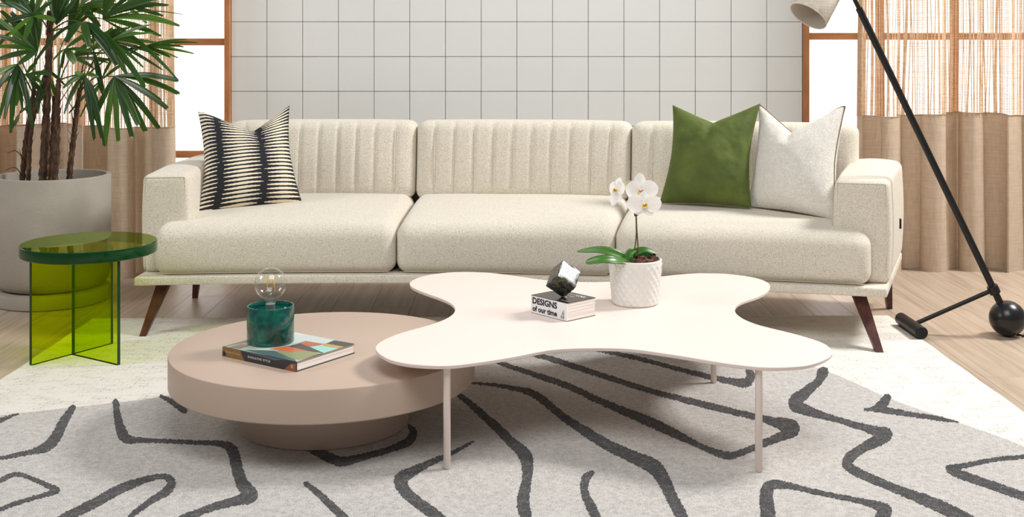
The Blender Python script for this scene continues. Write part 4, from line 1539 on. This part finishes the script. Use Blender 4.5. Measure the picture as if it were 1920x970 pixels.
# bevelled, slightly chipped cube built in its own frame
v, f = rbox((0, 0, 0), (Lc, Lc, Lc), 0.0022, (10, 10, 10), 2)
vv = []
hand = np.linalg.det(Rq)
rc = random.Random(2)
for p in v:
    q = near + Vector(Rq[0]) * p[0] + Vector(Rq[1]) * p[1] + Vector(Rq[2]) * p[2] + shift
    e = sum(1 for c in p if c < 0.004 or c > Lc - 0.004)
    if e >= 2:
        cc = near + Vector(Rq[0] + Rq[1] + Rq[2]) * (Lc / 2) + shift
        q += (cc - q).normalized() * rc.uniform(0, 0.0022)
    if q.z < BZ + BK.h + 0.0002:
        q.z = BZ + BK.h + 0.0002
    vv.append(q)
if hand < 0:
    f = [q[::-1] for q in f]
cb = mesh('stone_cube', vv, f, M['stone'], None, (lov.x, lov.y, BZ + BK.h), auto=30)
tag(cb, 'dark speckled stone cube balanced on one corner on the white book', 'ornament')

# ================================================================== ORCHID
OC = Vector((0.4475, 4.258, BZ))
op = thing('flower_pot', 'white ceramic pot with raised diamond lattice holding the orchid', 'pot', OC)
Hh = 0.163
def diamond(a, z, j):
    if z < 0.006 or z > Hh - 0.012:
        return 0
    p = a * 22 / (2 * math.pi)
    q = z * 30.0
    x = abs(((p + q) % 1) - 0.5) * 2
    y = abs(((p - q) % 1) - 0.5) * 2
    e = max(x, y)
    return 0.0034 * max(0.0, (e - 0.62) / 0.38)
prof = [(0.0, 0.0), (0.077, 0.0), (0.0805, 0.003)]
nz = 44
for i in range(nz + 1):
    k = i / nz
    prof.append((0.0815 + 0.0125 * k ** 0.8, 0.006 + (Hh - 0.016) * k))
prof += [(0.0955, Hh - 0.006), (0.0955, Hh - 0.001), (0.094, Hh), (0.0905, Hh), (0.089, Hh - 0.003), (0.087, Hh - 0.03), (0.0, Hh - 0.03)]
v, f = lathe(prof, OC, 220, disp=diamond)
mesh('pot_body', v, f, M['ceramic'], op, auto=60)

orc = thing('orchid', 'white orchid with two open blooms and strappy leaves growing in the lattice pot', 'plant', (OC.x, OC.y, BZ + Hh - 0.03))
rb_ = random.Random(21)
chips = []
for i in range(70):
    a = rb_.uniform(0, 6.28)
    r = 0.083 * math.sqrt(rb_.random())
    c = Vector((OC.x + r * math.cos(a), OC.y + r * math.sin(a), BZ + Hh - 0.018 + rb_.uniform(0, 0.018) + (0.006 if math.cos(a) > 0.2 else 0)))
    sx, sy, sz = rb_.uniform(0.006, 0.014), rb_.uniform(0.004, 0.008), rb_.uniform(0.003, 0.006)
    v, f = rbox((-sx, -sy, -sz), (sx, sy, sz), 0.0018, (1, 1, 1), 2)
    R3 = Matrix.Rotation(rb_.uniform(0, 6.28), 3, 'Z') @ Matrix.Rotation(rb_.uniform(-.6, .6), 3, 'X')
    chips.append(([c + R3 @ Vector(p) for p in v], f))
v, f = merge(chips)
o = mesh('bark_chips', v, f, M['bark'], orc, smooth=False)
o['kind'] = 'stuff'

def strap_leaf(ctrl, W, nrm, tipk=0.55, dip=0.25):
    Q = catmull(ctrl, 8)
    n = len(Q) - 1
    V, F, U = [], [], []
    nrm = Vector(nrm).normalized()
    for i, q in enumerate(Q):
        t = i / n
        p = Vector(q)
        tg = (Vector(Q[min(i + 1, n)]) - Vector(Q[max(i - 1, 0)])).normalized()
        side = tg.cross(nrm).normalized()
        up = side.cross(tg).normalized()
        w = W * max(0.03, (math.sin(math.pi * min(1, 0.12 + 0.88 * t)) ** tipk))
        for s in (-1, -0.5, 0, 0.5, 1):
            V.append(p + side * w * s + up * (abs(s) ** 2) * dip * w)
            U.append((s * 0.5 + 0.5, t))
        for s in (1, 0.5, 0, -0.5, -1):
            V.append(p + side * w * s * 0.98 + up * ((abs(s) ** 2) * dip * w - 0.0018))
            U.append((s * 0.5 + 0.5, t))
    for i in range(n):
        for k in range(10):
            l = (k + 1) % 10
            F.append((10 * i + k, 10 * i + l, 10 * i + 10 + l, 10 * i + 10 + k))
    return mesh('leaf', V, F, M['oleaf'], orc, uvs=U)
yo = OC.y
strap_leaf([tuple(at(1186, 492, yo - 0.01)), tuple(at(1160, 478, yo - 0.03)), tuple(at(1125, 469, yo - 0.04)), tuple(at(1081, 472, yo - 0.05))], 0.016, (0.15, -0.85, 0.6), 0.7)
strap_leaf([tuple(at(1184, 494, yo - 0.02)), tuple(at(1160, 489, yo - 0.09)), tuple(at(1130, 487, yo - 0.12)), tuple(at(1098, 493, yo - 0.13))], 0.019, (0.0, -0.75, 0.7), 0.4)
strap_leaf([tuple(at(1180, 493, yo + 0.00)), tuple(at(1188, 477, yo + 0.01)), tuple(at(1208, 469, yo + 0.02)), tuple(at(1233, 476, yo + 0.03))], 0.015, (0.1, -0.6, 0.8), 0.6)
strap_leaf([tuple(at(1182, 495, yo + 0.02)), tuple(at(1196, 484, yo + 0.02)), tuple(at(1212, 478, yo + 0.03)), tuple(at(1226, 481, yo + 0.03))], 0.017, (0.0, -0.7, 0.7), 0.5)
strap_leaf([tuple(at(1186, 493, yo - 0.03)), tuple(at(1178, 484, yo - 0.03)), tuple(at(1182, 474, yo - 0.02)), tuple(at(1194, 468, yo + 0.0))], 0.016, (0.2, -0.9, 0.3), 0.5)
for pts in ([(1190, 492, yo), (1190, 470, yo), (1193, 440, yo), (1192, 402, yo - 0.01), (1187, 385, yo - 0.015), (1181, 362, yo - 0.01), (1176, 352, yo)], [(1197, 490, yo), (1196, 460, yo), (1194, 430, yo), (1193, 402, yo - 0.01)]):
    Q = catmull([tuple(at(*p)) for p in pts], 7)
    v, f = tube([tuple(q) for q in Q], 0.0024, 8)
    mesh('flower_stem', v, f, M['stem'], orc)
c = at(1192, 402, yo - 0.01)
v, f = tube([c + Vector((0, 0, -0.006)), c + Vector((0, 0, 0.004))], 0.006, 12)
cl = mesh('stem_clip', v, f, M['tag'], orc)
v, f = lathe([(0.0045 * math.sin(math.pi * i / 8), -0.0045 * math.cos(math.pi * i / 8)) for i in range(9)], c + Vector((0.008, -0.002, 0)), 12)
mesh('clip_ball', v, f, M['tag'], cl)
Q = catmull([tuple(at(*p)) for p in ((1151, 490, yo - 0.085), (1153, 497, yo - 0.100), (1157, 503, yo - 0.100), (1155, 509, yo - 0.098), (1152, 511, yo - 0.096), (1156, 516, yo - 0.094))], 6)
v, f = tube([tuple(q) for q in Q], 0.0016, 7)
mesh('aerial_root', v, f, M['root'], orc)

def petal(C, d, nrm, L, W, cup, parent, mat, ruffle=0.0, power=0.6):
    d, nrm = Vector(d).normalized(), Vector(nrm).normalized()
    side = d.cross(nrm).normalized()
    nrm = side.cross(d).normalized()
    nu, nv = 12, 10
    V, F = [], []
    for i in range(nu + 1):
        t = i / nu
        w = W * max(0.06, math.sin(math.pi * (0.04 + 0.95 * t)) ** power)
        for j in range(nv + 1):
            s = 2 * j / nv - 1
            hgt = cup * L * (t * t * 0.6 - 0.2 * t) + 0.18 * w * s * s + ruffle * math.sin(7 * s + 5 * t) * w * abs(s)
            V.append(C + d * (t * L) + side * (w * s) + nrm * hgt)
    m = nv + 1
    for i in range(nu):
        for j in range(nv):
            a = i * m + j
            F.append((a, a + 1, a + m + 1, a + m))
    return mesh('petal', V, F, mat, parent)

def bloom(C, nrm, petals, lipdir, s=1.0, ruffle=0.02):
    C, nrm = Vector(C), Vector(nrm).normalized()
    rt_ = Vector((0, 0, 1)).cross(-nrm).normalized()       # to the viewer's right when nrm faces the viewer
    if rt_.x < 0 and abs(nrm.x) < 0.9:
        rt_ = -rt_
    up_ = nrm.cross(rt_) if nrm.cross(rt_).z > 0 else rt_.cross(nrm)
    v, f = lathe([(0.0065 * s * math.sin(math.pi * i / 8), -0.008 * s * math.cos(math.pi * i / 8)) for i in range(9)], C + nrm * 0.006, 12)
    col = mesh('flower', v, f, M['petal'], orc)
    for k, (ang, L, W, back) in enumerate(petals):
        a = math.radians(ang)
        d = rt_ * math.cos(a) + up_ * math.sin(a)
        petal(C + nrm * back, d + nrm * 0.05, nrm, L * s, W * s, 0.12, col, M['petal'], ruffle)
    a = math.radians(lipdir)
    d = (rt_ * math.cos(a) + up_ * math.sin(a)).normalized()
    for w_, m_, L_, off in ((0.006, M['lip'], 0.016, 0.008), (0.0035, M['lipred'], 0.007, 0.0105)):
        o = petal(C + nrm * off - d * 0.002, d + nrm * 0.45, nrm, L_ * s, w_ * s * 1.7, 0.6, col, m_, 0.05, 0.4)
        o.name = 'lip'
    for sx in (-1, 1):
        o = petal(C + nrm * 0.007, rt_ * sx + nrm * 0.7 + d * 0.35, nrm, 0.014 * s, 0.006 * s, 0.5, col, M['lip'], 0.0, 0.5)
        o.name = 'lip'
FIVE = [(90, 0.060, 0.021, 0.0), (215, 0.050, 0.019, 0.0), (325, 0.050, 0.019, 0.0), (8, 0.062, 0.031, 0.003), (172, 0.052, 0.031, 0.003)]
FIVE2 = [(90, 0.046, 0.019, 0.0), (225, 0.044, 0.018, 0.0), (308, 0.046, 0.017, 0.0), (6, 0.060, 0.029, 0.003), (174, 0.062, 0.032, 0.003)]
bloom(at(1200, 358, yo - 0.03), (0.10, -0.97, 0.20), FIVE, 270, 1.07)
bloom(at(1207, 384, yo - 0.055), (0.12, -0.97, 0.15), FIVE2, 285, 1.06)
SIDE = [(70, 0.050, 0.020, 0.0), (255, 0.064, 0.024, 0.0), (300, 0.050, 0.020, 0.0), (20, 0.052, 0.026, 0.003), (160, 0.040, 0.024, 0.003)]
bloom(at(1158, 356, yo - 0.02), (-0.78, -0.60, 0.10), SIDE, 265, 0.95, 0.10)
bc_ = at(1172, 353, yo - 0.015)
v, f = lathe([(0.0075 * math.sin(math.pi * i / 12) * (1 - 0.2 * i / 12), -0.0125 * math.cos(math.pi * i / 12)) for i in range(13)], bc_, 16)
mesh('bud', v, f, M['bud'], orc)
for pts in ([(1181, 365, yo - 0.01), (1176, 360, yo - 0.012), (1166, 358, yo - 0.015), (1160, 357, yo - 0.018)], [(1184, 372, yo - 0.012), (1194, 366, yo - 0.005), (1199, 360, yo - 0.024)], [(1187, 385, yo - 0.015), (1198, 388, yo - 0.03), (1206, 386, yo - 0.05)], [(1178, 356, yo - 0.005), (1174, 345, yo - 0.01), (1182, 339, yo - 0.012)]):
    Q = catmull([tuple(at(*p)) for p in pts], 6)
    v, f = tube([tuple(q) for q in Q], 0.0018, 7)
    mesh('flower_stalk', v, f, M['root'], orc)
